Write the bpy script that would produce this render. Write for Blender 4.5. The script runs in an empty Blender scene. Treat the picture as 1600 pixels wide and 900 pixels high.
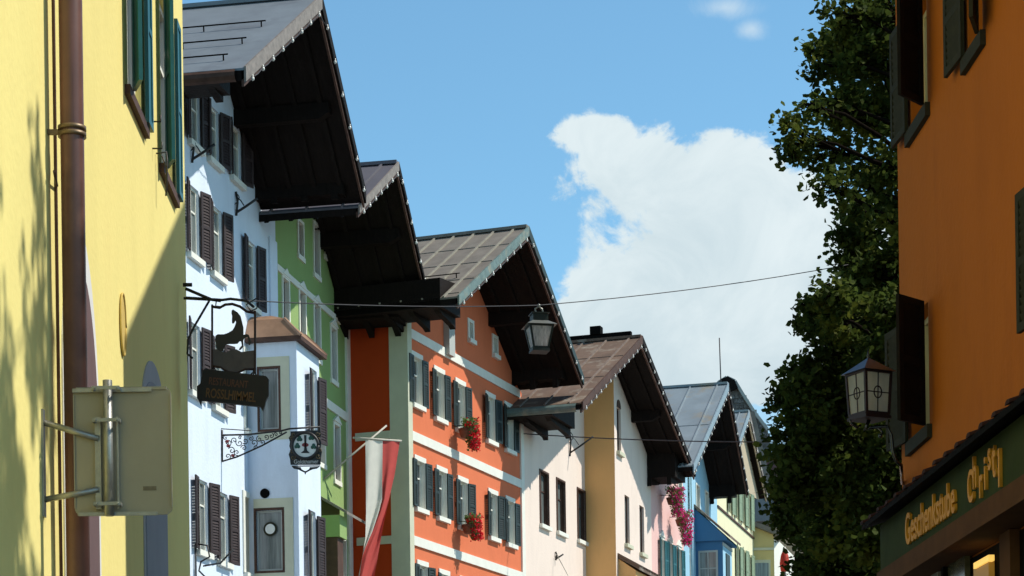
import bpy, math, random
from mathutils import Vector, Matrix
from mathutils.geometry import tessellate_polygon, delaunay_2d_cdt
random.seed(7)
C = bpy.context.scene.collection
PI = math.pi
rad = math.radians
sc = bpy.context.scene

# ------------------------------------------------------------------ camera, sky, sun, exposure
F_PX, HOR, ROLL, CAMZ = 3500.0, 1340.0, rad(0.8), 1.6
cam = bpy.data.cameras.new('camera'); camo = bpy.data.objects.new('camera', cam); C.objects.link(camo)
cam.sensor_width = 36; cam.lens = F_PX / 1600 * 36
cam.shift_y = (HOR - 450) / 1600
cam.clip_start = 0.2; cam.clip_end = 3000
camo.location = (0, 0, CAMZ); camo.rotation_euler = (PI/2, ROLL, 0)
sc.camera = camo

SUN_AZ, SUN_EL = 88.0, 51.5
s_dir = Vector((math.sin(rad(SUN_AZ))*math.cos(rad(SUN_EL)), math.cos(rad(SUN_AZ))*math.cos(rad(SUN_EL)), math.sin(rad(SUN_EL))))
sl = bpy.data.lights.new('sun', 'SUN'); sl.energy = 4.8; sl.angle = rad(0.5); sl.color = (1.0, 0.955, 0.87)
so = bpy.data.objects.new('sun', sl); C.objects.link(so)
so.rotation_euler = s_dir.to_track_quat('Z', 'Y').to_euler(); so.location = (30, 20, 40)

w = bpy.data.worlds.new('World'); sc.world = w; w.use_nodes = True
nt = w.node_tree; nt.nodes.clear()
def N(t, **k):
    n = nt.nodes.new(t)
    for a, b in k.items(): setattr(n, a, b)
    return n
def M_(op, a, b=None, c=None, clamp=False):
    n = N('ShaderNodeMath', operation=op, use_clamp=clamp)
    for i, v in enumerate((a, b, c)):
        if v is None: continue
        if isinstance(v, (int, float)): n.inputs[i].default_value = v
        else: nt.links.new(v, n.inputs[i])
    return n.outputs[0]
sky = N('ShaderNodeTexSky', sky_type='NISHITA'); sky.sun_disc = False
sky.sun_elevation = rad(SUN_EL); sky.sun_rotation = rad(SUN_AZ)
sky.altitude = 760; sky.air_density = 1.0; sky.dust_density = 0.6; sky.ozone_density = 2.2
tc = N('ShaderNodeTexCoord'); sp = N('ShaderNodeSeparateXYZ'); nt.links.new(tc.outputs['Generated'], sp.inputs[0])
dy = M_('MAXIMUM', sp.outputs[1], 0.02)
U = M_('DIVIDE', sp.outputs[0], dy); V = M_('DIVIDE', sp.outputs[2], dy)
cb = N('ShaderNodeCombineXYZ'); nt.links.new(U, cb.inputs[0]); nt.links.new(V, cb.inputs[1])
def noise(scale, detail, rough, off=0.0, dist=0.0):
    n = N('ShaderNodeTexNoise'); n.noise_dimensions = '3D'
    mp = N('ShaderNodeMapping'); mp.inputs['Location'].default_value = (off, off*0.7, off*1.3)
    nt.links.new(cb.outputs[0], mp.inputs[0]); nt.links.new(mp.outputs[0], n.inputs['Vector'])
    n.inputs['Scale'].default_value = scale; n.inputs['Detail'].default_value = detail
    n.inputs['Roughness'].default_value = rough; n.inputs['Distortion'].default_value = dist
    return n.outputs[0]
def ell(cx, cy, rx, ry):          # soft bump of one cumulus tower, in directions (x/y, z/y)
    a = M_('DIVIDE', M_('SUBTRACT', U, cx), rx); b = M_('DIVIDE', M_('SUBTRACT', V, cy), ry)
    r = M_('SQRT', M_('ADD', M_('MULTIPLY', a, a), M_('MULTIPLY', b, b)))
    return M_('SUBTRACT', 1.0, r)
def smax(vals):
    o = vals[0]
    for v in vals[1:]:
        o = M_('SMOOTH_MAX', o, v, 0.25)
    return o
def cu(px): return (px-800)/F_PX
def cv(py): return (HOR-py)/F_PX
RX = 0.0139                       # the camera's roll, to give directions in world terms
def pe(px, py, rx, ry):
    x, y = cu(px), cv(py)
    return ell(x + RX*y, y - RX*x, rx/F_PX, ry/F_PX)
field = smax([pe(1000, 275, 120, 85), pe(1120, 330, 190, 130), pe(1150, 262, 100, 68), pe(1270, 440, 165, 130),
              pe(1080, 450, 180, 140), pe(960, 500, 100, 110), pe(1150, 560, 180, 90), pe(925, 215, 75, 40), pe(940, 255, 60, 40)])
n1 = noise(20, 10, 0.6, 3.1, 0.5); n2 = noise(70, 8, 0.62, 9.0, 0.4)
edge = M_('ADD', M_('MULTIPLY', M_('SUBTRACT', n1, 0.5), 1.5), M_('MULTIPLY', M_('SUBTRACT', n2, 0.5), 0.7))
dens = M_('ADD', field, edge)
mr = N('ShaderNodeMapRange', interpolation_type='SMOOTHSTEP'); nt.links.new(dens, mr.inputs[0])
mr.inputs[1].default_value = 0.0; mr.inputs[2].default_value = 0.24
wis = M_('ADD', smax([pe(1135, 12, 75, 30), pe(1175, 45, 40, 25)]), M_('MULTIPLY', M_('SUBTRACT', noise(26, 8, 0.62, 5.0, 0.6), 0.5), 2.2))
mw = N('ShaderNodeMapRange', interpolation_type='SMOOTHSTEP'); nt.links.new(wis, mw.inputs[0])
mw.inputs[1].default_value = 0.1; mw.inputs[2].default_value = 1.2; mw.inputs[4].default_value = 0.55
low = M_('ADD', M_('MULTIPLY', M_('SUBTRACT', cv(470), V), 9.0), M_('MULTIPLY', M_('SUBTRACT', noise(9, 6, 0.5, 21.0), 0.45), 1.6))
ml = N('ShaderNodeMapRange', interpolation_type='SMOOTHSTEP'); nt.links.new(low, ml.inputs[0])
ml.inputs[1].default_value = -0.1; ml.inputs[2].default_value = 1.3; ml.inputs[4].default_value = 0.55
mask = M_('MAXIMUM', M_('MAXIMUM', mr.outputs[0], mw.outputs[0]), ml.outputs[0])
# cloud brightness: thick white tops toward the sun, greyer bellies
top = M_('ADD', M_('MULTIPLY', M_('SUBTRACT', V, cv(430)), 7.5), M_('MULTIPLY', M_('SUBTRACT', noise(15, 9, 0.6, 14.0, 0.8), 0.5), 3.4))
mt = N('ShaderNodeMapRange', interpolation_type='SMOOTHSTEP'); nt.links.new(top, mt.inputs[0])
mt.inputs[1].default_value = -0.75; mt.inputs[2].default_value = 0.95
cc = N('ShaderNodeMix', data_type='RGBA'); nt.links.new(mt.outputs[0], cc.inputs['Factor'])
cc.inputs[6].default_value = (5.7, 7.0, 7.6, 1); cc.inputs[7].default_value = (7.9, 8.9, 9.2, 1)
tint = N('ShaderNodeMix', data_type='RGBA', blend_type='MULTIPLY'); tint.inputs['Factor'].default_value = 1
nt.links.new(sky.outputs[0], tint.inputs[6])
# paler, brighter air low in the sky, deeper overhead
el_ = N('ShaderNodeMapRange', interpolation_type='SMOOTHSTEP'); nt.links.new(sp.outputs[2], el_.inputs[0]); el_.inputs[1].default_value = 0.36; el_.inputs[2].default_value = 0.60
tg = N('ShaderNodeMix', data_type='RGBA'); nt.links.new(el_.outputs[0], tg.inputs['Factor']); tg.inputs[6].default_value = (1.42, 1.95, 1.85, 1); tg.inputs[7].default_value = (0.56, 0.60, 0.66, 1)
nt.links.new(tg.outputs[2], tint.inputs[7])
mx = N('ShaderNodeMix', data_type='RGBA'); nt.links.new(mask, mx.inputs['Factor'])
nt.links.new(tint.outputs[2], mx.inputs[6]); nt.links.new(cc.outputs[2], mx.inputs[7])
bg = N('ShaderNodeBackground'); bg.inputs['Strength'].default_value = 0.10
nt.links.new(mx.outputs[2], bg.inputs[0]); ow = N('ShaderNodeOutputWorld'); nt.links.new(bg.outputs[0], ow.inputs[0])

sc.view_settings.view_transform = 'Standard'; sc.view_settings.look = 'None'
sc.view_settings.exposure = 0.0; sc.view_settings.gamma = 1.0; sc.view_settings.use_curve_mapping = False
sc.render.resolution_x = 1024; sc.render.resolution_y = 576

# ------------------------------------------------------------------ materials
MATS = {}
def mat(name, col, rough=0.8, var=0.12, vscale=1.5, bump=0.0, bscale=40, metal=0.0, spec=0.5, stretch=(1, 1, 1), stain=None, stain_amt=0.0, stain_scale=0.8, trans=0.0, coord='Object'):
    if name in MATS: return MATS[name]
    m = bpy.data.materials.new(name); m.use_nodes = True; t = m.node_tree; b = t.nodes['Principled BSDF']
    b.inputs['Roughness'].default_value = rough; b.inputs['Metallic'].default_value = metal
    b.inputs['Specular IOR Level'].default_value = spec
    co = t.nodes.new('ShaderNodeTexCoord'); mp = t.nodes.new('ShaderNodeMapping'); mp.inputs['Scale'].default_value = stretch
    t.links.new(co.outputs[coord], mp.inputs[0])
    n = t.nodes.new('ShaderNodeTexNoise'); n.inputs['Scale'].default_value = vscale; n.inputs['Detail'].default_value = 7; n.inputs['Roughness'].default_value = 0.6
    t.links.new(mp.outputs[0], n.inputs['Vector'])
    rp = t.nodes.new('ShaderNodeMapRange'); rp.inputs[1].default_value = 0.3; rp.inputs[2].default_value = 0.7
    rp.inputs[3].default_value = 1 - var; rp.inputs[4].default_value = 1 + var; t.links.new(n.outputs[0], rp.inputs[0])
    mul = t.nodes.new('ShaderNodeVectorMath'); mul.operation = 'SCALE'; mul.inputs[0].default_value = col[:3]
    t.links.new(rp.outputs[0], mul.inputs['Scale']); out = mul.outputs[0]
    if stain:
        n2 = t.nodes.new('ShaderNodeTexNoise'); n2.inputs['Scale'].default_value = stain_scale; n2.inputs['Detail'].default_value = 9; n2.inputs['Roughness'].default_value = 0.68
        t.links.new(mp.outputs[0], n2.inputs['Vector'])
        r2 = t.nodes.new('ShaderNodeMapRange'); r2.inputs[1].default_value = 0.52; r2.inputs[2].default_value = 0.66; r2.inputs[4].default_value = stain_amt
        t.links.new(n2.outputs[0], r2.inputs[0])
        mi = t.nodes.new('ShaderNodeMix'); mi.data_type = 'RGBA'; t.links.new(r2.outputs[0], mi.inputs[0]); t.links.new(out, mi.inputs[6]); mi.inputs[7].default_value = (*stain, 1)
        out = mi.outputs[2]
    t.links.new(out, b.inputs['Base Color'])
    if bump:
        n3 = t.nodes.new('ShaderNodeTexNoise'); n3.inputs['Scale'].default_value = bscale; n3.inputs['Detail'].default_value = 5
        t.links.new(co.outputs[coord], n3.inputs['Vector'])
        bp = t.nodes.new('ShaderNodeBump'); bp.inputs['Strength'].default_value = bump; bp.inputs['Distance'].default_value = 0.02
        t.links.new(n3.outputs[0], bp.inputs['Height']); t.links.new(bp.outputs[0], b.inputs['Normal'])
    if trans:
        tr = t.nodes.new('ShaderNodeBsdfTranslucent'); t.links.new(out, tr.inputs[0]); ms = t.nodes.new('ShaderNodeMixShader')
        ms.inputs[0].default_value = trans; t.links.new(b.outputs[0], ms.inputs[1]); t.links.new(tr.outputs[0], ms.inputs[2])
        t.links.new(ms.outputs[0], t.nodes['Material Output'].inputs[0])
    MATS[name] = m; return m
def stucco(name, col, stain=None, amt=0.38, var=0.07, bump=0.35):
    return mat(name, col, 0.9, var, 0.9, bump, 14, spec=0.12, stretch=(1, 1, 0.35), stain=stain or tuple(c*0.72 for c in col), stain_amt=amt, stain_scale=0.9)
yellow_st = stucco('yellow_stucco', (0.86, 0.74, 0.275), (0.74, 0.61, 0.23), 0.45, bump=0.22)
white_st = stucco('white_stucco', (0.72, 0.80, 0.90))
green_st = stucco('green_stucco', (0.28, 0.40, 0.15))
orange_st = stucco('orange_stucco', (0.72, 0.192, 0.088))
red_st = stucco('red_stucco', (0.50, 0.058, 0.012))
pink_st = stucco('cream_pink_stucco', (0.84, 0.70, 0.60))
ochre_st = stucco('ochre_stucco', (0.88, 0.50, 0.20))
rose_st = stucco('rose_stucco', (0.82, 0.52, 0.47))
shaded_blue_st = stucco('shaded_blue_stucco', (0.07, 0.19, 0.35))  # darker blue carries the shade on the oriel's sides
pale_blue_st = stucco('pale_blue_stucco', (0.36, 0.60, 0.74))
cream_st = stucco('cream_stucco', (0.82, 0.78, 0.52))
sand_st = stucco('sand_stucco', (0.66, 0.54, 0.24))
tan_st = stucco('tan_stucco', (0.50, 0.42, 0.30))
rust_st = stucco('rust_orange_stucco', (0.49, 0.145, 0.019), (0.33, 0.095, 0.016), 0.5, var=0.10)
trim_white = mat('white_trim', (0.80, 0.79, 0.70), 0.8, 0.05, 3, 0.2, 30, spec=0.2)
trim_cream = mat('cream_trim', (0.60, 0.60, 0.45), 0.85, 0.06, 2, 0.2, 30, spec=0.2)
trim_grey = mat('grey_trim', (0.45, 0.47, 0.44), 0.85, 0.06, 2, 0.2, 30, spec=0.2)
metal_grey = mat('grey_roof_sheet', (0.20, 0.23, 0.255), 0.5, 0.12, 1.2, 0.12, 6, spec=0.5, stain=(0.12, 0.13, 0.15), stain_amt=0.5)
metal_plum = mat('plum_roof_sheet', (0.11, 0.105, 0.12), 0.55, 0.1, 1.2, 0.1, 6)
metal_brown = mat('weathered_grey_brown_roof', (0.20, 0.175, 0.145), 0.7, 0.2, 1.8, 0.15, 8, stain=(0.26, 0.24, 0.20), stain_amt=0.5, stain_scale=1.6)
seam_pale = mat('pale_roof_seam', (0.27, 0.25, 0.20), 0.7, 0.2, 5)
seam_brown = mat('brown_roof_seam', (0.20, 0.15, 0.12), 0.7, 0.3, 5)
metal_rust = mat('rusty_roof_sheet', (0.155, 0.098, 0.066), 0.75, 0.25, 1.5, 0.2, 8, stain=(0.34, 0.30, 0.24), stain_amt=0.75, stain_scale=1.3)
metal_blue = mat('blue_grey_roof_sheet', (0.24, 0.29, 0.32), 0.45, 0.15, 1.0, 0.15, 5, stain=(0.30, 0.26, 0.19), stain_amt=0.85, stain_scale=0.9)
shingle = mat('stone_grey_shingle', (0.14, 0.13, 0.12), 0.85, 0.5, 9, 0.8, 14, stain=(0.30, 0.30, 0.31), stain_amt=0.9, stain_scale=6)
copper = mat('brown_copper_sheet', (0.33, 0.19, 0.115), 0.5, 0.2, 2.5, 0.1, 9, stain=(0.20, 0.12, 0.08), stain_amt=0.5, stain_scale=3)
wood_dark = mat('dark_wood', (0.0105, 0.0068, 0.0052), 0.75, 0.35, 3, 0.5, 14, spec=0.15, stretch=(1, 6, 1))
wood_brown = mat('brown_wood', (0.085, 0.045, 0.032), 0.7, 0.3, 4, 0.3, 20, spec=0.25)
wood_black = mat('black_wood', (0.006, 0.0055, 0.005), 0.85, 0.3, 4, 0.3, 20, spec=0.05)
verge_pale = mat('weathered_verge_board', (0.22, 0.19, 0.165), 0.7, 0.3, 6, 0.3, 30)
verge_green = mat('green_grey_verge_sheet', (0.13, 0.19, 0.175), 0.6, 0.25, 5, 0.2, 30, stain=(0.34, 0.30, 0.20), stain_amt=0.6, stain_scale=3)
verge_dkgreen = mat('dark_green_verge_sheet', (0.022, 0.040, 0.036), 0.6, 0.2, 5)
verge_blue = mat('blue_grey_verge_sheet', (0.24, 0.31, 0.35), 0.5, 0.2, 5)
shut_brown = mat('brown_shutter_paint', (0.040, 0.025, 0.024), 0.6, 0.2, 8, spec=0.3)
shut_dark = mat('dark_green_shutter_paint', (0.020, 0.030, 0.026), 0.5, 0.2, 8, spec=0.35)
shut_teal = mat('teal_shutter_paint', (0.012, 0.105, 0.115), 0.4, 0.15, 8, spec=0.4)
shut_grey = mat('olive_grey_shutter_paint', (0.036, 0.036, 0.022), 0.8, 0.2, 8, spec=0.12)
shut_black = mat('dark_brown_louvre_paint', (0.010, 0.008, 0.007), 0.75, 0.3, 6, spec=0.12)
shut_palegreen = mat('pale_green_shutter_paint', (0.24, 0.32, 0.20), 0.6, 0.2, 8)
iron = mat('black_iron', (0.014, 0.012, 0.012), 0.5, 0.2, 10, spec=0.5)
iron_red = mat('brown_iron', (0.030, 0.012, 0.012), 0.55, 0.2, 10, spec=0.4)
galv = mat('galvanised_steel', (0.34, 0.34, 0.31), 0.42, 0.15, 14, 0.1, 60, metal=0.7)
sign_back = mat('sign_back_sheet', (0.315, 0.285, 0.205), 0.6, 0.06, 3, stain=(0.30, 0.27, 0.18), stain_amt=0.3, stain_scale=4)
sign_label = mat('sign_back_label', (0.16, 0.13, 0.08), 0.6, 0.3, 30)
pipe_m = mat('brown_painted_pipe', (0.135, 0.060, 0.048), 0.42, 0.18, 4, spec=0.5, stain=(0.20, 0.10, 0.06), stain_amt=0.4, stain_scale=2)
ring_m = mat('brass_pipe_ring', (0.16, 0.11, 0.06), 0.45, 0.2, 8, metal=0.4)
glass = mat('window_glass', (0.045, 0.055, 0.06), 0.06, 0.6, 2.5, spec=0.8, bump=0.2, bscale=3, stretch=(3, 3, .6))
glass_pale = mat('window_glass_with_curtain', (0.17, 0.19, 0.18), 0.12, 0.55, 1.6, spec=0.7, stretch=(6, 6, 0.4), bump=0.15, bscale=3)
glass_lantern = mat('milky_lantern_glass', (0.88, 0.84, 0.74), 0.25, 0.12, 6, spec=0.6, trans=0.72, stretch=(1, 1, .5))
glass_hang = mat('streaked_lantern_glass', (0.80, 0.78, 0.76), 0.2, 0.35, 6, spec=0.6, trans=0.7, stretch=(6, 6, .6))
bulb_m = mat('bulb_glass', (0.75, 0.74, 0.68), 0.2, 0.05, 5, spec=0.6)
leaf_m = mat('maple_leaf', (0.056, 0.080, 0.016), 0.7, 0.6, 1.3, spec=0.08, trans=0.45, stain=(0.19, 0.20, 0.028), stain_amt=0.85, stain_scale=0.9)  # yellow-green patches in the colour imitate sunlit leaves
leaf_fl = mat('geranium_leaf', (0.12, 0.22, 0.05), 0.6, 0.4, 9, trans=0.25)
bark = mat('bark', (0.013, 0.010, 0.008), 1.0, 0.3, 8, 0.8, 20, spec=0.0, stretch=(1, 1, .3))
red_fl = mat('red_petals', (0.80, 0.016, 0.035), 0.6, 0.3, 8, trans=0.35)
magenta_fl = mat('magenta_petals', (0.80, 0.03, 0.26), 0.6, 0.3, 8, trans=0.35)
pot_m = mat('terracotta_pot', (0.16, 0.06, 0.03), 0.8, 0.2, 8)
flag_red = mat('red_banner_cloth', (0.60, 0.075, 0.06), 0.8, 0.08, 5, trans=0.15)
flag_white = mat('white_banner_cloth', (0.74, 0.71, 0.62), 0.8, 0.05, 5, trans=0.15)
sign_green = mat('green_sign_board', (0.034, 0.050, 0.014), 0.8, 0.25, 2.2, 0.1, 12, spec=0.08, stain=(0.055, 0.065, 0.02), stain_amt=0.5)
sign_brown = mat('brown_sign_trim', (0.105, 0.048, 0.018), 0.8, 0.2, 3, spec=0.08)
gold = mat('gold_letters', (0.66, 0.30, 0.030), 0.6, 0.12, 10, spec=0.2)
tile_m = mat('dark_roof_tile', (0.040, 0.018, 0.014), 0.8, spec=0.1, var=0.3, vscale=6, bump=0.3, bscale=30) if True else mat('x', (0,0,0), 0.7, 0.3, 6, 0.3, 30)
text_brown = mat('dull_red_letters', (0.13, 0.045, 0.018), 0.6, 0.2, 9)
enamel = mat('white_enamel', (0.78, 0.78, 0.72), 0.4, 0.05, 6)
clover = mat('green_enamel', (0.02, 0.09, 0.06), 0.5, 0.1, 6)
dull_red = mat('dull_red_enamel', (0.22, 0.025, 0.03), 0.5, 0.1, 6)
bronze = mat('bronze_scrollwork', (0.12, 0.085, 0.04), 0.5, 0.3, 14, metal=0.3)
silver_text = mat('silver_letters', (0.45, 0.45, 0.42), 0.5, 0.1, 9)
cobble = mat('cobbled_ground', (0.11, 0.105, 0.10), 0.85, 0.2, 1.5, 0.6, 8, coord='Object')
kerb_m = mat('granite_kerb', (0.28, 0.27, 0.26), 0.8, 0.15, 4, 0.3, 20)
medal = mat('ochre_medallion', (0.62, 0.44, 0.11), 0.85, 0.1, 3)
arch_grey = mat('painted_grey_arch', (0.42, 0.42, 0.42), 0.85, 0.06, 3)
arch_white = mat('painted_white_arch', (0.72, 0.72, 0.70), 0.85, 0.06, 3)
arch_blue = mat('painted_blue_niche', (0.30, 0.31, 0.33), 0.85, 0.06, 3)
arch_shade = mat('plum_shade_niche', (0.13, 0.075, 0.075), 0.85, 0.1, 3)  # dark plum stands in for the shade inside the arch
awning_red = mat('red_awning_cloth', (0.65, 0.07, 0.035), 0.7, 0.1, 5, trans=0.3)
wire_m = mat('dark_cable', (0.03, 0.03, 0.035), 0.6, 0.1, 5)
def emis(name, col, st):
    m = bpy.data.materials.new(name); m.use_nodes = True; b = m.node_tree.nodes['Principled BSDF']
    b.inputs['Base Color'].default_value = (*col, 1); b.inputs['Emission Color'].default_value = (*col, 1); b.inputs['Emission Strength'].default_value = st
    return m
lamp_lit = emis('lit_shop_lamp', (1.0, 0.62, 0.14), 0.9)
lit_inside = emis('lit_shop_interior', (0.34, 0.18, 0.025), 0.35)

# ------------------------------------------------------------------ pixel and plane helpers
def ray(px, py):
    x = px-800; y = HOR-py; c, s = math.cos(ROLL), math.sin(ROLL)
    return Vector(((x*c+y*s)/F_PX, 1, (-x*s+y*c)/F_PX))
def at(px, py, Y):
    r = ray(px, py)*Y; return Vector((r.x, r.y, r.z+CAMZ))
def vpdir(vx):
    d = Vector(((vx-800)/F_PX, 1, 0)); d.normalize(); return d

class MB:
    def __init__(s): s.v = []; s.f = []; s.sm = []
    def poly(s, pts, smooth=False):
        i = len(s.v); s.v += [tuple(p) for p in pts]; s.f.append(tuple(range(i, i+len(pts)))); s.sm.append(smooth)
    def box(s, a, b):
        x0, y0, z0 = a; x1, y1, z1 = b
        if x0 > x1: x0, x1 = x1, x0
        if y0 > y1: y0, y1 = y1, y0
        if z0 > z1: z0, z1 = z1, z0
        i = len(s.v)
        s.v += [(x0,y0,z0),(x1,y0,z0),(x1,y1,z0),(x0,y1,z0),(x0,y0,z1),(x1,y0,z1),(x1,y1,z1),(x0,y1,z1)]
        for f in ((0,3,2,1),(4,5,6,7),(0,1,5,4),(1,2,6,5),(2,3,7,6),(3,0,4,7)):
            s.f.append(tuple(i+k for k in f)); s.sm.append(False)
        return s
    def prism(s, pts, vec):
        # closed polygon (3D points) swept along vec
        n = len(pts); i = len(s.v); vec = Vector(vec); pts = [Vector(p) for p in pts]
        s.v += [tuple(p) for p in pts] + [tuple(p+vec) for p in pts]
        tri = tessellate_polygon([pts])
        for t in tri:
            s.f.append(tuple(i+k for k in t)); s.sm.append(False)
            s.f.append(tuple(i+n+k for k in reversed(t))); s.sm.append(False)
        for k in range(n):
            s.f.append((i+k, i+(k+1) % n, i+n+(k+1) % n, i+n+k)); s.sm.append(False)
        return s
    def beam(s, p, q, w, h):
        # rectangular bar from p to q, w sideways, h in the upward sense
        p, q = Vector(p), Vector(q); d = (q-p).normalized(); up = Vector((0, 0, 1))
        if abs(d.z) > 0.95: up = Vector((0, 1, 0))
        a = d.cross(up).normalized()*w/2; b = a.cross(d).normalized()*h/2
        return s.prism([p-a-b, p+a-b, p+a+b, p-a+b], q-p)
    def tube(s, path, r, n=8, cap=True):
        path = [Vector(p) for p in path]; rr = r if isinstance(r, (list, tuple)) else [r]*len(path)
        i0 = len(s.v); prev = None
        for k, p in enumerate(path):
            d = (path[min(k+1, len(path)-1)] - path[max(k-1, 0)]).normalized()
            if prev is None:
                a = d.cross(Vector((0, 0, 1)))
                if a.length < 0.05: a = d.cross(Vector((1, 0, 0)))
            else: a = prev - d*prev.dot(d)
            a.normalize(); prev = a; b = d.cross(a)
            for j in range(n):
                t = 2*PI*j/n; s.v.append(tuple(p + (a*math.cos(t)+b*math.sin(t))*rr[k]))
        for k in range(len(path)-1):
            for j in range(n):
                a = i0+k*n+j; b = i0+k*n+(j+1) % n
                s.f.append((a, b, b+n, a+n)); s.sm.append(True)
        if cap:
            s.f.append(tuple(i0+j for j in reversed(range(n)))); s.sm.append(False)
            s.f.append(tuple(i0+(len(path)-1)*n+j for j in range(n))); s.sm.append(False)
        return s
    def ball(s, c, r, n=8, m=5, sq=(1, 1, 1)):
        i0 = len(s.v); c = Vector(c)
        for k in range(m+1):
            ph = PI*k/m
            for j in range(n):
                t = 2*PI*j/n
                s.v.append((c.x+r*sq[0]*math.sin(ph)*math.cos(t), c.y+r*sq[1]*math.sin(ph)*math.sin(t), c.z+r*sq[2]*math.cos(ph)))
        for k in range(m):
            for j in range(n):
                a = i0+k*n+j; b = i0+k*n+(j+1) % n
                s.f.append((a, a+n, b+n, b)); s.sm.append(True)
        return s
    def build(s, name, m, parent=None, loc=(0, 0, 0), rz=0.0):
        me = bpy.data.meshes.new(name); me.from_pydata(s.v, [], s.f); me.materials.append(m)
        me.polygons.foreach_set('use_smooth', s.sm); me.update()
        o = bpy.data.objects.new(name, me); C.objects.link(o); o.location = loc; o.rotation_euler.z = rz
        if parent: o.parent = parent
        return o
def empty(name, loc=(0, 0, 0), rz=0):
    o = bpy.data.objects.new(name, None); o.empty_display_size = 0.3; C.objects.link(o); o.location = loc; o.rotation_euler.z = rz; return o
def tag(o, label=None, cat=None, group=None, kind=None):
    if label: o['label'] = label
    if cat: o['category'] = cat
    if group: o['group'] = group
    if kind: o['kind'] = kind
    return o
def link_copy(o, parent, loc=None, rz=None):
    c = o.copy(); C.objects.link(c); c.parent = parent
    if loc is not None: c.location = loc
    if rz is not None: c.rotation_euler.z = rz
    return c

class Fac:
    """a house front: local x runs along the front, -y is out into the street, z up from the ground"""
    def __init__(s, name, P, d, label, cat='house'):
        s.P = Vector((P[0], P[1], 0)); s.d = d; s.n = Vector((d.y, -d.x, 0))
        s.e = empty(name, s.P, math.atan2(d.y, d.x)); tag(s.e, label, cat); s.holes = []
    def px(s, x, y, o=0.0):
        r = ray(x, y); P = s.P + s.n*o; t = P.dot(s.n)/r.dot(s.n); p = r*t
        return ((p-P).dot(s.d), p.z+CAMZ)
    def depth(s, x, y, o=0.0):
        r = ray(x, y); P = s.P + s.n*o; return P.dot(s.n)/r.dot(s.n)
    def world(s, a, o, z): return s.P + s.d*a + s.n*o + Vector((0, 0, z))

def inside(p, poly):
    c = False; n = len(poly)
    for i in range(n):
        a, b = poly[i], poly[(i+1) % n]
        if (a[1] > p[1]) != (b[1] > p[1]) and p[0] < (b[0]-a[0])*(p[1]-a[1])/(b[1]-a[1])+a[0]: c = not c
    return c
def cdt(outer, holes):
    vs, es = [], []
    for l in [outer]+holes:
        i = len(vs); vs += [Vector((a, z)) for a, z in l]; n = len(l); es += [(i+k, i+(k+1) % n) for k in range(n)]
    ov, oe, of_, *_r = delaunay_2d_cdt(vs, es, [], 0, 1e-5)
    tris = []
    for f in of_:
        c = (sum(ov[i].x for i in f)/len(f), sum(ov[i].y for i in f)/len(f))
        if inside(c, outer) and not any(inside(c, h) for h in holes): tris.append(tuple(f))
    return ov, tris
def holed(mb, outer, holes, y=0.0, rev=0.14):
    flat, tris = cdt(outer, holes)
    i = len(mb.v); mb.v += [(p.x, y, p.y) for p in flat]
    for t in tris: mb.f.append(tuple(i+k for k in t)); mb.sm.append(False)
    for h in holes:
        n = len(h)
        for k in range(n):
            a, b = h[k], h[(k+1) % n]
            mb.poly([(a[0], y, a[1]), (b[0], y, b[1]), (b[0], y+rev, b[1]), (a[0], y+rev, a[1])])
def wall(f, mat_, outer, depth=7.0, y=0.0, name='wall', holes=None, rev=0.14):
    mb = MB(); hs = f.holes if holes is None else holes
    holed(mb, outer, hs, y, rev)
    n = len(outer)
    for k in range(n):
        a, b = outer[k], outer[(k+1) % n]
        mb.poly([(a[0], y, a[1]), (b[0], y, b[1]), (b[0], y+depth, b[1]), (a[0], y+depth, a[1])])
    mb.poly([(a, y+depth, z) for a, z in outer])
    return mb.build(name, mat_, f.e)

def shutter_mesh(w, h, slats=True, th=0.035):
    mb = MB(); st = min(0.07, w*0.2); y0, y1 = -th/2, th/2
    mb.box((0, y0, 0), (st, y1, h)); mb.box((w-st, y0, 0), (w, y1, h))
    for a, b in ((0, st), (h*0.5-st/2, h*0.5+st/2), (h-st, h)): mb.box((st, y0, a), (w-st, y1, b))
    if slats:
        for a, b in ((st, h*0.5-st/2), (h*0.5+st/2, h-st)):
            n = max(3, int((b-a)/0.062)); g = (b-a)/n
            for k in range(n):
                z = a+g*(k+0.5)
                mb.prism([(st, y0+0.002, z-g*0.62), (st, y0+0.010, z-g*0.62), (st, y1-0.002, z+g*0.50), (st, y1-0.010, z+g*0.50)], (w-2*st, 0, 0))
    else:
        mb.box((st, -0.008, st), (w-st, 0.008, h-st))
    return mb
SHC = {}
def shutter(m, w, h, parent, loc, rz, slats=True, extra=True):
    k = (m.name, round(w, 2), round(h, 2), slats)
    if k not in SHC:
        mb = shutter_mesh(w, h, slats)
        SHC[k] = mb.build('shutter', m, parent, loc, rz); return SHC[k]
    return link_copy(SHC[k], parent, loc, rz)

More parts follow.
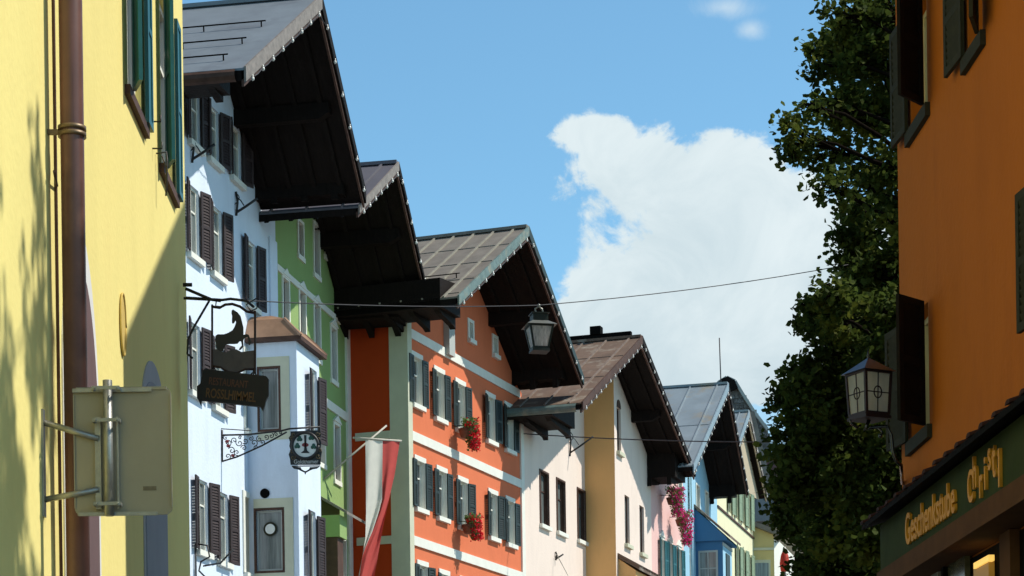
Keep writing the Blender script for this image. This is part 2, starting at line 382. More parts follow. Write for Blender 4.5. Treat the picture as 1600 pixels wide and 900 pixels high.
wr = random.Random(4)
def window(f, s, z, w, h, frame_m=None, pane_m=None, trim=None, trim_w=0.10, sill=None, shut=None, sw=0.45, aL=8, aR=8, rev=0.14, bars=(1, 1), arch=0.0, y=0.0, hole=True, slats=True, cap=0.0, top_trim=0.0, grp=None, sillp=0.11):
    """window centred at s, lower edge at z; a frame mesh with pane, sill, surround and shutters under it"""
    if f.e.name in ('orange_house', 'white_house'):
        if aL is not None: aL = aL+wr.uniform(-3, 9)
        if aR is not None: aR = aR+wr.uniform(-5, 10)
    if hole: f.holes.append([(s-w/2, z), (s+w/2, z), (s+w/2, z+h), (s-w/2, z+h)])
    fm = frame_m or trim_white; d = rev if hole else -0.02
    mb = MB(); t = 0.055
    mb.box((-w/2, d-0.05, 0), (-w/2+t, d, h)); mb.box((w/2-t, d-0.05, 0), (w/2, d, h))
    mb.box((-w/2+t, d-0.05, 0), (w/2-t, d, t)); mb.box((-w/2+t, d-0.05, h-t), (w/2-t, d, h))
    nx, nz = bars
    for k in range(1, nx+1):
        x = -w/2 + w*k/(nx+1); mb.box((x-0.03, d-0.04, t), (x+0.03, d-0.002, h-t))
    if nz:
        zz = h*0.66; mb.box((-w/2+t, d-0.035, zz-0.02), (w/2-t, d-0.004, zz+0.02))
    o = mb.build('window', fm, f.e, (s, y, z))
    p = MB(); p.poly([(-w/2, d-0.006, 0), (w/2, d-0.006, 0), (w/2, d-0.006, h), (-w/2, d-0.006, h)]); p.build('pane', pane_m or glass, o)
    if not hole: p = MB()
    if trim:
        q = MB(); tw = trim_w; pr = 0.035
        q.box((-w/2-tw, -pr, -0.0), (-w/2, 0.004, h)); q.box((w/2, -pr, 0), (w/2+tw, 0.004, h))
        q.box((-w/2-tw, -pr, h), (w/2+tw, 0.004, h+tw+top_trim))
        if cap: q.prism([(-w/2-tw-0.05, -pr-0.03, h+tw), (w/2+tw+0.05, -pr-0.03, h+tw), (0, -pr-0.03, h+tw+cap)], (0, pr+0.034, 0))
        if hole:
            q.box((-w/2, 0.005, 0), (-w/2+0.012, rev-0.052, h)); q.box((w/2-0.012, 0.005, 0), (w/2, rev-0.052, h)); q.box((-w/2+0.012, 0.005, h-0.012), (w/2-0.012, rev-0.052, h)); q.box((-w/2+0.012, 0.005, 0), (w/2-0.012, rev-0.052, 0.012))
        q.build('surround', trim, o)
    if sill:
        q = MB(); q.box((-w/2-0.11, -sillp, -0.13), (w/2+0.11, 0.003, -0.002)); q.build('sill', sill, o)
    if shut:
        if aL is not None: shutter(shut, sw, h, o, (-w/2-0.005, -0.055, 0), PI+rad(aL), slats)
        if aR is not None: shutter(shut, sw, h, o, (w/2+0.005, -0.055, 0), -rad(aR), slats)
    return o

def gable_roof(f, ov, L, T, R, D, cover, vm_left, vm_right=None, thick=0.16, verge=0.30, seams=0.6, guards=(), gutter=None, boxL=None, boxR=None, bulbs=True, cross=(), label=None, strl=None, bspace=0.62, brk=0.3, seam_m=None, inner_m=None):
    """L, T, R: (s, z) of left eave, ridge and right eave on the gable plane, which stands ov in front of the wall"""
    L, T, R = [Vector((a, 0, z)) for a, z in (L, T, R)]
    yf = -ov; yb = D
    def off(p, dz): return Vector((p.x, 0, p.z+dz))
    ct = 0.05
    cv_ = MB(); so_ = MB(); se_ = MB()
    for A in (L, R):
        cv_.prism([Vector((A.x, yf-0.05, A.z)), Vector((T.x, yf-0.05, T.z)), Vector((T.x, yf-0.05, T.z-ct)), Vector((A.x, yf-0.05, A.z-ct))], (0, yb-yf+0.05, 0))
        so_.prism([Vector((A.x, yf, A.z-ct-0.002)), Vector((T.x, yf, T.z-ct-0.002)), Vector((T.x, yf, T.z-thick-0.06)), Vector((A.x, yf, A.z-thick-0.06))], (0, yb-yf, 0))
        u = (A-T); ln = u.length; u.normalize()
        nrm = Vector((-u.z, 0, u.x)); 
        if nrm.z < 0: nrm = -nrm
        # standing seams down the slope
        y = yf+0.35; 
        while seams and y < yb:
            a = T+nrm*0.02; b = A+nrm*0.02
            se_.beam((a.x, y, a.z), (b.x, y, b.z), 0.05, 0.05); y += seams
        for c in cross:
            p = T+u*ln*c+nrm*0.006
            se_.beam((p.x, yf, p.z), (p.x, yb, p.z), 0.035, 0.012)
    cv_.beam((T.x, yf-0.05, T.z+0.03), (T.x, yb, T.z+0.03), 0.22, 0.09)
    for A in (L, R):
        y = yf+0.45; dz = thick+0.06
        while y < 0.3:
            so_.beam((T.x+(A.x-T.x)*0.03, y, T.z+(A.z-T.z)*0.03-dz-0.03), (A.x-(A.x-T.x)*0.04, y, A.z-(A.z-T.z)*0.04-dz-0.03), 0.10, 0.09); y += 0.62
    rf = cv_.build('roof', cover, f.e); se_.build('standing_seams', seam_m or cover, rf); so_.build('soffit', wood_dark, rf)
    for g in guards:
        mb = MB(); u = (L-T); p = T+u*g
        mb.beam((p.x, yf+0.5, p.z+0.13), (p.x, yb, p.z+0.13), 0.028, 0.022)
        y = yf+0.6
        while y < yb: mb.beam((p.x+0.02, y, p.z), (p.x, y, p.z+0.14), 0.025, 0.025); y += 1.3
        mb.build('snow_guard', wood_black, rf)
    # barge boards
    for A, vm in ((L, vm_left), (R, vm_right or vm_left)):
        mb = MB()
        mb.prism([(A.x, yf-0.055, A.z+0.03), (T.x, yf-0.055, T.z+0.05), (T.x, yf-0.055, T.z-verge), (A.x, yf-0.055, A.z-verge*1.0)], (0, -0.045, 0))
        mb.build('verge_board', vm, rf)
        mb = MB()
        mb.prism([(A.x, yf-0.003, A.z-verge+0.04), (T.x, yf-0.003, T.z-verge+0.0), (T.x, yf-0.003, T.z-verge-0.14), (A.x, yf-0.003, A.z-verge-0.10)], (0, -0.05, 0))
        mb.build('inner_verge_board', inner_m or (wood_brown if vm is not verge_blue else wood_dark), rf)
    # purlins
    def under(s_):
        A = L if s_ < T.x else R; k = (s_-T.x)/(A.x-T.x); return T.z+(A.z-T.z)*k-thick-0.06
    for k in (0.0, 0.48):
        for A in ((L,) if k == 0 else (L, R)):
            x = T.x+(A.x-T.x)*k; zt = under(x)-(0.0 if k else 0.02)
            mb = MB(); mb.prism([(x-0.13, 0.4, zt+0.06), (x-0.13, yf+0.25, zt+0.06), (x-0.13, yf+0.25, zt-0.18), (x-0.13, yf+0.5, zt-0.32), (x-0.13, 0.4, zt-0.32)], (0.26, 0, 0))
            mb.build('purlin', wood_dark, rf)
    # boxed eaves: (inner s, bottom z drop, front setback)
    for A, bx in ((L, boxL), (R, boxR)):
        if not bx: continue
        ins, drop, setb, up = bx
        mb = MB(); sx = ins
        mb.prism([(A.x, yf+setb, A.z+up), (A.x, yf+setb, A.z-drop), (sx, yf+setb, A.z-drop), (sx, yf+setb, under(sx)+0.05)], (0, yb-yf-setb, 0))
        # carved bracket ends below
        y = yf+setb+0.15
        for q in range(3):
            sg = 1 if sx > A.x else -1
            mb.prism([(A.x+sg*0.1, y, A.z-drop+0.01), (sx+sg*0.02, y, A.z-drop+0.01), (sx+sg*0.02, y, A.z-drop-brk), (sx-sg*0.15, y, A.z-drop-brk*0.76), (A.x+sg*0.45, y, A.z-drop-brk*0.32), (A.x+sg*0.3, y, A.z-drop-brk*0.08)], (0, 0.16, 0))
            y += 0.75
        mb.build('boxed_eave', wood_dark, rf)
    if gutter:
        mb = MB(); zz = L.z-0.02
        pts = [(L.x-0.02-0.13*math.sin(a), 0, zz-0.13+0.13*math.cos(a)) for a in [0, PI/5, 2*PI/5, 3*PI/5, 4*PI/5, PI]]
        for k in range(5):
            a, b = pts[k], pts[k+1]
            mb.poly([(a[0], yf+0.1, a[2]), (b[0], yf+0.1, b[2]), (b[0], yb, b[2]), (a[0], yb, a[2])], True)
        mb.build('gutter', gutter, rf)
    if bulbs:
        root = empty('light_string', f.world(T.x, ov, T.z), f.e.rotation_euler.z); tag(root, strl, 'string lights', 'strings of white bulbs along the gable verges')
        cab = MB(); path = []
        seq = []
        for A, B in ((L, T), (T, R)):
            n = max(4, int((B-A).length/bspace))
            for k in range(n):
                p = A.lerp(B, (k+0.5)/n); seq.append(p)
        first = None
        for k, p in enumerate(seq):
            q = Vector((p.x-T.x, -0.125, p.z-T.z-verge-0.02)); path.append(q)
            if k+1 < len(seq): 
                r = seq[k+1]; path.append(Vector(((p.x+r.x)/2-T.x, -0.12, (p.z+r.z)/2-T.z-verge-0.05)))
            if first is None:
                mb = MB(); mb.ball((0, 0, -0.03), 0.035, 8, 6, (1, 1, 1.25)); mb.tube([(0, 0, 0), (0, 0, 0.05)], 0.018, 6)
                first = mb.build('bulb', bulb_m, root, q)
            else: link_copy(first, root, q)
        cab.tube(path, 0.012, 5).build('cable', wire_m, root)
    return rf

def gable_outline(s0, s1, L, T, R, z0=0, drop=0.14):
    def zr(s): 
        if s < T[0]: return T[1]+(L[1]-T[1])*(s-T[0])/(L[0]-T[0])-drop
        return T[1]+(R[1]-T[1])*(s-T[0])/(R[0]-T[0])-drop
    return [(s0, z0), (s1, z0), (s1, zr(s1)), (T[0], T[1]-drop), (s0, zr(s0))]

def band(f, z, h, s0, s1, m, pr=0.05, name='string_course', y=0.0):
    return MB().box((s0, y-pr, z-h/2), (s1, y+0.01, z+h/2)).build(name, m, f.e)
def text_mesh(txt, size, m, parent, loc, rot, name='letters', extrude=0.01, xs=1.0):
    cu_ = bpy.data.curves.new('t', 'FONT'); cu_.body = txt; cu_.size = size; cu_.extrude = extrude; cu_.offset = size*0.016 if m is gold else size*0.012
    o = bpy.data.objects.new('t', cu_); C.objects.link(o); bpy.context.view_layer.update()
    me = bpy.data.meshes.new_from_object(o.evaluated_get(bpy.context.evaluated_depsgraph_get()))
    C.objects.unlink(o); bpy.data.objects.remove(o); me.materials.clear(); me.materials.append(m)
    r = bpy.data.objects.new(name, me); C.objects.link(r); r.parent = parent; r.location = loc; r.rotation_euler = rot; r.scale = (xs, 1, 1)
    return r

# ------------------------------------------------------------------ ground
g = MB(); g.poly([(-900, -400, 0), (900, -400, 0), (900, 1500, 0), (-900, 1500, 0)]); tag(g.build('ground', cobble), kind='structure')
pv = MB(); pv.box((-2.75, 2, 0.004), (-1.9, 23.3, 0.12)); tag(pv.build('pavement', kerb_m), kind='structure')

# ------------------------------------------------------------------ the plan of the street
Pc = ray(637, 700)*62.0
dO = vpdir(2080)
OF = Fac('orange_house', Pc, dO, 'orange gabled house with white bands, dark shutters and two flower baskets', 'house')
def side_pt(f, s, px, py):
    """point where the side wall leaving the front at s, away from the street, is seen at px"""
    P = f.P + f.d*s; r = ray(px, py); n = f.d; t = P.dot(n)/r.dot(n); p = r*t; return Vector((p.x, p.y, 0))
gp = side_pt(OF, 0, 547, 700)
dW = vpdir(1480)
GF = Fac('green_house', gp, dW, 'green house with white bands and pale window surrounds behind the banner', 'house')
WF = Fac('white_house', gp, dW, 'white house with brown louvred shutters and a corner oriel with copper roof', 'house')

# ---- orange house
ovO = 2.06
L = OF.px(712, 463, ovO); R = OF.px(908, 590, ovO); T = OF.px(822, 356, ovO)
sE = OF.px(817, 757)[0]
def zc(f, x, y): return f.px(x, y)[1]
for cx, cy in ((651, 596), (686, 618), (719, 636), (766, 655), (795, 670)):
    s_, z_ = OF.px(cx, cy); window(OF, s_, z_-0.66, 0.66, 1.32, pane_m=glass, trim=trim_white, trim_w=0.09, top_trim=0.05, sill=trim_white, shut=shut_dark, sw=0.34, aL=3, aR=9, bars=(1, 1))
for cx, cy in ((656, 758), (690, 773), (723, 788), (770, 806), (797, 817)):
    s_, z_ = OF.px(cx, cy); window(OF, s_, z_-0.66, 0.66, 1.32, pane_m=glass, trim=trim_white, trim_w=0.09, top_trim=0.05, sill=trim_white, shut=shut_dark, sw=0.34, aL=3, aR=9, bars=(1, 1))
for cx, cy in ((660, 921), (694, 934), (726, 944), (772, 957), (799, 966)):
    s_, z_ = OF.px(cx, cy); window(OF, s_, z_-0.66, 0.66, 1.32, pane_m=glass, trim=trim_white, trim_w=0.09, top_trim=0.05, sill=trim_white, shut=shut_dark, sw=0.34, aL=3, aR=9, bars=(1, 1))
for cx, cy in ((735, 518), (773, 542)):
    s_, z_ = OF.px(cx, cy); window(OF, s_, z_-0.24, 0.30, 0.5, trim=trim_white, trim_w=0.10, sill=trim_white, bars=(0, 0))
wall(OF, orange_st, gable_outline(0, sE, L, T, R), 1.0)
MB().box((0.0, 1.003, 0), (sE-0.003, 9, T[1]-3.4)).build('rear_wall', orange_st, OF.e)
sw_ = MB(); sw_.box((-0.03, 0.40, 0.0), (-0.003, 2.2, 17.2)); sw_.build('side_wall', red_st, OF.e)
zb = [OF.px(637, 519)[1], OF.px(637, 678)[1], OF.px(638, 842)[1]]
for z_ in zb: band(OF, z_, 0.26, 0.26, sE-0.26, trim_white)
MB().box((-0.06, -0.06, 0), (0.25, 0.50, 17.1)).build('corner_pilaster', trim_cream, OF.e)
MB().box((sE-0.26, -0.055, 0), (sE+0.02, 0.012, 16.0)).build('corner_pilaster', trim_white, OF.e)
for z_ in zb[1:]: MB().box((-0.075, 0.5, z_-0.10), (-0.032, 1.55, z_+0.12)).build('side_band', trim_cream, OF.e)
s_, z1 = OF.px(702, 560); MB().box((s_-0.42, -0.18, z1+0.02), (s_+0.02, 0.005, 18.15)).build('chimney_breast', trim_grey, OF.e)
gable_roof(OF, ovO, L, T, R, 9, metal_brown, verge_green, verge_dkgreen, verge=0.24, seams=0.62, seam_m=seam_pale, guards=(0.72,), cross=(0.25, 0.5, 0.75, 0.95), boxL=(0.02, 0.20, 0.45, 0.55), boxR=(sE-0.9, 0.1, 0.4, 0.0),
           strl='string of white bulbs under the greenish verge of the orange house')

# ---- green house
ovG = 2.44
L2 = GF.px(556, 322, ovG); R2 = GF.px(660, 441, ovG); T2 = GF.px(618, 256, ovG)
bL = GF.px(431, 420)[0]
def gw(cx, cy, h, w=0.6, cap=0.28, **k):
    s_, z_ = GF.px(cx, cy); window(GF, s_, z_-h/2, w, h, pane_m=glass, trim=trim_white, trim_w=0.08, sill=trim_white, sillp=0.05, cap=cap*0.7, frame_m=wood_brown, bars=(1, 0), **k)
gw(469, 374, 0.85, 0.42, 0); gw(494, 391, 1.3, 0.48, 0); gw(510, 372, 1.0, 0.36, 0, hole=False)
for cx, cy in ((446, 480), (472, 498), (495, 518), (521, 554)): gw(cx, cy, 1.4, 0.5)
for cx, cy in ((476, 650), (502, 680), (526, 708)): gw(cx, cy, 1.5, 0.52)
for cx, cy in ((512, 866), (534, 880)): gw(cx, cy, 1.3, 0.7, 0.32)
wall(GF, green_st, [(bL, 0), (0.0, 0), (0.0, R2[1]+0.15), (R2[0]-0.1, R2[1]-0.1), (T2[0], T2[1]-0.2), (bL, T2[1]+(L2[1]-T2[1])*(bL-T2[0])/(L2[0]-T2[0])-0.2)], 6)
za = GF.px(537, 509)[1]; band(GF, za, 0.16, bL, -0.42, trim_white); zb2 = GF.px(537, 650)[1]; band(GF, zb2, 0.24, bL, -0.42, trim_white)
MB().box((-0.42, -0.06, 0), (-0.002, 0.012, 17.2)).build('corner_pilaster', trim_white, GF.e)
s_, z_ = GF.px(516, 812); mb = MB(); mb.prism([(s_-1.6, -0.9, z_-0.05), (s_-1.6, -0.9, z_-0.12), (s_-1.6, 0, z_+0.42), (s_-1.6, 0, z_+0.5)], (2.6, 0, 0))
mb.build('canopy', metal_brown, GF.e); MB().box((s_-1.6, -0.7, z_-0.7), (s_-0.9, -0.003, z_-0.13)).build('canopy_box', green_st, GF.e)
MB().box((s_-1.55, -0.62, 0), (s_-1.0, -0.003, z_-0.705)).build('dark_doorway', wood_brown, GF.e)
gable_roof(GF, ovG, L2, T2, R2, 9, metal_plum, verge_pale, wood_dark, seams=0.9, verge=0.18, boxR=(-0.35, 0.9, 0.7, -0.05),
           strl='string of white bulbs along the verge between the tall white house and orange house')

# ---- white house with oriel
ovW = 2.56
L3 = WF.px(377, 106, ovW); R3 = WF.px(566, 300, ovW); T3 = WF.px(497, -5, ovW)
sA = WF.px(292, 420)[0]-2.6
def ww(cx, cy, h=1.55, aL=8, aR=16, w=0.74):
    s_, z_ = WF.px(cx, cy); window(WF, s_, z_-h/2, w, h, pane_m=glass_pale, sill=trim_white, shut=shut_brown, sw=0.37, aL=aL, aR=aR, bars=(1, 1), rev=0.1)
for cx, cy in ((303, 182), (333, 210), (368, 240)): ww(cx, cy, 1.25)
for cx, cy in ((302, 346), (338, 377), (392, 428)): ww(cx, cy)
for cx, cy in ((304, 560), (340, 585)): ww(cx, cy)
for cx, cy in ((316, 806), (348, 824)): ww(cx, cy, 1.6)
for cx, cy in ((389, 615), (388, 838)):
    s_, z_ = WF.px(cx, cy); window(WF, s_-0.1, z_-0.9, 0.42, 1.8, trim=trim_white, trim_w=0.14, sill=trim_white, bars=(0, 0), rev=0.16)
wall(WF, white_st, gable_outline(sA, bL-0.004, L3, T3, (R3[0]+1.6, R3[1]-0.2)), 9)
MB().box((bL-0.62, -0.05, 0), (bL-0.02, 0.012, 17.0)).build('corner_pilaster', white_st, WF.e)
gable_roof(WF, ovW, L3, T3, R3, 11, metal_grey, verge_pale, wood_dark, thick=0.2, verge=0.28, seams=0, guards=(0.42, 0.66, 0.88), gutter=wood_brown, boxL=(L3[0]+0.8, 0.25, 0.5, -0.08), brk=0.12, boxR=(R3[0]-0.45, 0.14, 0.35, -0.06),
           strl='string of white bulbs along the verge of the tallest roof, nearest on the left', bspace=0.8)
# oriel on the white house
o0 = WF.px(388, 760)[0]
sp_ = lambda px, py: side_pt(WF, o0, px, py)
def side_xy(px, py):
    P = WF.P + WF.d*o0; r = ray(px, py); t = P.dot(WF.d)/r.dot(WF.d); p = r*t; return (p-P).dot(WF.n), p.z+CAMZ
prj = side_xy(466, 760)[0]
o1 = WF.px(501, 760, prj)[0]
ztop = side_xy(465, 526)[1]
ob = MB()
# oriel box: side wall facing the viewer has two window holes
def side_rect(x0, y0, x1, y1):
    a = side_xy(x0, y0); b = side_xy(x1, y1); return [(a[0], b[1]), (b[0], b[1]), (b[0], a[1]), (a[0], a[1])]
rects = [side_rect(405, 577, 436, 670), side_rect(400, 798, 442, 891)]
outer = [(0, 0), (prj, 0), (prj, ztop), (0, ztop)]
flat, tris = cdt(outer, rects); ob.v += [(o0, -p.x, p.y) for p in flat]
for t in tris: ob.f.append(t); ob.sm.append(False)
for h in rects:
    for k in range(4):
        a, b = h[k], h[(k+1) % 4]
        ob.poly([(o0, -a[0], a[1]), (o0, -b[0], b[1]), (o0+0.12, -b[0], b[1]), (o0+0.12, -a[0], a[1])])
def front_hole(cx, cy, w_, h_):
    s_, z_ = WF.px(cx, cy, prj); return (s_, z_-h_/2, w_, h_)
fh = [front_hole(490, 633, 0.62, 1.75), front_hole(488, 853, 0.62, 1.7)]
holed(ob, [(o0, 0), (o1, 0), (o1, ztop), (o0, ztop)], [[(a-w_/2, b), (a+w_/2, b), (a+w_/2, b+h_), (a-w_/2, b+h_)] for a, b, w_, h_ in fh], -prj, 0.1)
ob.poly([(o1, -prj, 0), (o1, 0, 0), (o1, 0, ztop), (o1, -prj, ztop)])
orl = ob.build('oriel', white_st, WF.e)
for a, b, w_, h_ in fh:
    mb = MB(); d = 0.1-prj
    mb.box((a-w_/2, d-0.04, b), (a-w_/2+0.05, d, b+h_)); mb.box((a+w_/2-0.05, d-0.04, b), (a+w_/2, d, b+h_)); mb.box((a-w_/2, d-0.045, b+h_-0.05), (a+w_/2, d-0.001, b+h_))
    mb.build('window_frame', trim_white, orl)
    mb = MB(); mb.poly([(a-w_/2, d-0.004, b), (a+w_/2, d-0.004, b), (a+w_/2, d-0.004, b+h_), (a-w_/2, d-0.004, b+h_)]); mb.build('pane', glass_pale, orl)
    shutter(shut_brown, 0.42, 1.62, orl, (a-w_/2, -prj-0.05, b), PI+rad(12)); shutter(shut_brown, 0.42, 1.62, orl, (a+w_/2, -prj-0.05, b), -rad(10))
for h in rects:
    y0, z0, y1, z1 = h[0][0], h[0][1], h[1][0], h[2][1]
    fr = MB(); t = 0.05; x0 = o0+0.075; x1 = o0+0.12
    fr.box((x0, -y0-t, z0), (x1, -y0, z1)); fr.box((x0, -y1, z0), (x1, -y1+t, z1)); fr.box((x0, -y1+t, z0), (x1, -y0-t, z0+t)); fr.box((x0, -y1+t, z1-t), (x1, -y0-t, z1))
    fr.build('window_frame', trim_grey, orl)
    br = MB(); t = 0.055; x0 = o0-0.02; x1 = o0+0.05
    br.box((x0, -y0, z0-t), (x1, -y0+t, z1+t)); br.box((x0, -y1-t, z0-t), (x1, -y1, z1+t)); br.box((x0, -y1, z0-t), (x1, -y0, z0)); br.box((x0, -y1, z1), (x1, -y0, z1+t))
    br.build('window_casing', wood_brown, orl)
    mb = MB(); x = o0+0.1
    mb.poly([(x, -y0, z0), (x, -y1, z0), (x, -y1, z1), (x, -y0, z1)]); mb.build('pane', glass_pale, orl)
    sr = MB(); t = 0.22; x0 = o0-0.015; x1 = o0+0.004; q = 0.055
    sr.box((x0, -y1-t-q, z0-q-0.2), (x1, -y1-q, z1+q+t)); sr.box((x0, -y1-q, z1+q), (x1, -y0+q, z1+q+t)); sr.box((x0, -y1-q, z0-q-0.2), (x1, -y0+q, z0-q))
    sr.build('surround', trim_cream, orl)
a, z_ = side_xy(414, 771); mb = MB()
mb.tube([(o0-0.03, -a, z_), (o0+0.02, -a, z_)], 0.115, 20).build('vent', wood_black, orl)
# round sticker with pale disc in lower window
a, z_ = side_xy(421, 826); mb = MB(); mb.tube([(o0+0.062, -a, z_), (o0+0.07, -a, z_)], 0.17, 24).build('round_wreath', shut_grey, orl)
mb = MB(); mb.tube([(o0+0.052, -a, z_), (o0+0.060, -a, z_)], 0.12, 24).build('round_sticker', enamel, orl)
# copper hipped roof of the oriel
e_ = 0.16; hz = 0.62; zt = ztop
A = [(o0-e_, -prj-e_, zt), (o1+e_, -prj-e_, zt), (o1+e_, -0.01, zt), (o0-e_, -0.01, zt)]
Tt = [(o0+0.35, -prj*0.42, zt+hz), (o1-0.35, -prj*0.42, zt+hz), (o1-0.35, -0.01, zt+hz), (o0+0.35, -0.01, zt+hz)]
mb = MB(); 
Am = [(a[0]*0.45+b[0]*0.55, a[1]*0.45+b[1]*0.55, zt+hz*0.78) for a, b in zip(A, Tt)]
for P_, Q_ in ((A, Am), (Am, Tt)):
    for k in range(4): mb.poly([P_[k], P_[(k+1) % 4], Q_[(k+1) % 4], Q_[k]])
mb.poly(Tt)
mb.beam(Vector(Am[0]), Vector(A[0]), 0.05, 0.06); mb.beam(Vector(Am[1]), Vector(A[1]), 0.05, 0.06)
orr = mb.build('oriel_roof', copper, orl)
mb = MB(); mb.box((o0-e_, -prj-e_, zt-0.10), (o1+e_, -0.012, zt-0.003)); mb.build('oriel_eave', wood_brown, orl)

# ---- pink house with its projecting ochre-sided bay
pE = OF.world(sE+0.02, 0, 0)
PF = Fac('pink_house', pE, vpdir(1950), 'cream pink house with ochre side wall and rusty brown roof', 'house')
s1 = PF.px(914, 760)[0]
q1 = side_pt(PF, s1, 961, 760)
prP = (q1-(PF.P+PF.d*s1)).dot(PF.n)
P2 = Fac('x', q1, vpdir(1830), 'x')
s2 = P2.px(1018, 830)[0]
for cx, cy in ((850, 780), (876, 792), (908, 806)):
    s_, z_ = PF.px(cx, cy); window(PF, s_, z_-0.86, 0.88, 1.72, frame_m=wood_brown, pane_m=glass_pale, trim=wood_brown, trim_w=0.06, sill=trim_white, bars=(1, 1))
LP_ = PF.px(820, 745); 
ovP = 1.2
LL = P2.px(905, 636, ovP); RR = P2.px(1083, 736, ovP); TT = P2.px(1000, 527, ovP)
# move the gable numbers of the bay front into the frame of the house's own front
ang = PF.d.dot(P2.d)
oP = ovP+prP
L4 = (PF.px(906, 629, oP)); R4 = PF.px(1083, 736, oP); T4 = PF.px(1000, 527, oP)
zr4 = lambda s: (T4[1]+(L4[1]-T4[1])*(s-T4[0])/(L4[0]-T4[0]) if s < T4[0] else T4[1]+(R4[1]-T4[1])*(s-T4[0])/(R4[0]-T4[0]))-0.16
wall(PF, pink_st, [(0, 0), (s1+0.3, 0), (s1+0.3, zr4(s1+0.3)), (0, zr4(0))], 6)
# bay volume, drawn in the house's local frame
inv = Matrix.Rotation(-PF.e.rotation_euler.z, 4, 'Z')
def toP(p): q = inv @ (p-PF.P); return (q.x, q.y, q.z)
b0 = toP(q1); b1 = toP(P2.world(s2, 0, 0))
mb = MB(); mb.poly([(s1, 0, 0), (s1, b0[1], 0), (s1, b0[1], zr4(s1)), (s1, 0, zr4(s1))]); mb.build('side_wall', ochre_st, PF.e)
bayf = empty('tmp'); 
P2.e.parent = None
hol = []
def bw(cx, cy, h, w_, arch=False):
    s_, z_ = P2.px(cx, cy); hol.append((s_, z_-h/2, w_, h))
bw(967, 672, 1.55, 0.6); bw(980, 813, 1.72, 0.72); bw(1003, 828, 1.72, 0.72); 
def P2P(s, o, z): return Vector(toP(P2.world(s, o, z)))
def zrw(s): 
    p = P2P(s, 0, 0); return zr4(p.x)
stp = s2; sr_ = None
# ridge crossing on the bay front
for k in range(400):
    t = s2*k/400
    if P2P(t, 0, 0).x > T4[0]: sr_ = t; break
outerb = [(0, 0), (s2, 0), (s2, zrw(s2))] + ([(sr_, T4[1]-0.16)] if sr_ else []) + [(0, zrw(0))]
flat, tris = cdt(outerb, [[(h[0]-h[2]/2, h[1]), (h[0]+h[2]/2, h[1]), (h[0]+h[2]/2, h[1]+h[3]), (h[0]-h[2]/2, h[1]+h[3])] for h in hol])
mb = MB(); mb.v += [tuple(P2P(p.x, 0, p.y)) for p in flat]
for t in tris: mb.f.append(t); mb.sm.append(False)
for (a, b, w_, h_) in hol:
    qd = [(a-w_/2, b), (a+w_/2, b), (a+w_/2, b+h_), (a-w_/2, b+h_)]
    for k in range(4):
        u, v = qd[k], qd[(k+1) % 4]; mb.poly([P2P(u[0], 0, u[1]), P2P(v[0], 0, v[1]), P2P(v[0], -0.13, v[1]), P2P(u[0], -0.13, u[1])])
mb.poly([P2P(s2, 0, 0), P2P(s2, -4, 0), P2P(s2, -4, zrw(s2)), P2P(s2, 0, zrw(s2))])
bayw = mb.build('front_wall', pink_st, PF.e)
for i, (a, b, w_, h_) in enumerate(hol):
    fr = MB(); t = 0.06
    for u0, v0, u1, v1 in ((a-w_/2, b, a-w_/2+t, b+h_), (a+w_/2-t, b, a+w_/2, b+h_), (a-w_/2, b+h_-t, a+w_/2, b+h_), (a-w_/2, b, a+w_/2, b+t), (a-0.025, b, a+0.025, b+h_)):
        fr.prism([P2P(u0, -0.13, v0), P2P(u1, -0.13, v0), P2P(u1, -0.13, v1), P2P(u0, -0.13, v1)], P2P(0, 0.05, 0)-P2P(0, 0, 0))
    wn = fr.build('window', wood_brown, PF.e)
    mb = MB(); mb.poly([P2P(a-w_/2, -0.12, b), P2P(a+w_/2, -0.12, b), P2P(a+w_/2, -0.12, b+h_), P2P(a-w_/2, -0.12, b+h_)]); mb.build('pane', glass_pale, wn)
    mb = MB(); mb.prism([P2P(a-w_/2-0.1, 0.0, b-0.13), P2P(a+w_/2+0.1, 0.0, b-0.13), P2P(a+w_/2+0.1, 0, b-0.003), P2P(a-w_/2-0.1, 0, b-0.003)], P2P(0, 0.12, 0)-P2P(0, 0, 0)); mb.build('sill', trim_cream, wn)
    if i == 0:
        mb = MB(); pts = [(a-w_/2, b+h_), (a-w_/2, b+h_)]; pts = [(a+w_/2*math.cos(t_), b+h_+0.28*math.sin(t_)) for t_ in [PI*k/8 for k in range(9)]]
        mb.prism([P2P(u, -0.003, v) for u, v in pts], P2P(0, 0.02, 0)-P2P(0, 0, 0)); mb.build('arched_light', wood_brown, wn)
bpy.data.objects.remove(bayf); bpy.data.objects.remove(P2.e)
gable_roof(PF, oP, L4, T4, R4, 9, metal_rust, wood_brown, wood_dark, seams=0.8, seam_m=seam_brown, verge=0.22, gutter=verge_green, cross=(0.3, 0.62), boxL=(1.2, 0.30, 0.9, -0.16), boxR=(b1[0]-0.6, 0.42, 0.30, -0.1),
           strl='string of white bulbs along the verge of the rusty brown roof')
zt_ = T4[1]; MB().box((T4[0]-0.10, -oP+0.3, zt_+0.03), (T4[0]+0.1, 9, zt_+0.22)).build('ridge_board', wood_black, PF.e)
MB().box((T4[0]-0.17, -oP+1.35, zt_+0.2), (T4[0]+0.17, -oP+1.72, zt_+0.48)).build('chimney', wood_black, PF.e)
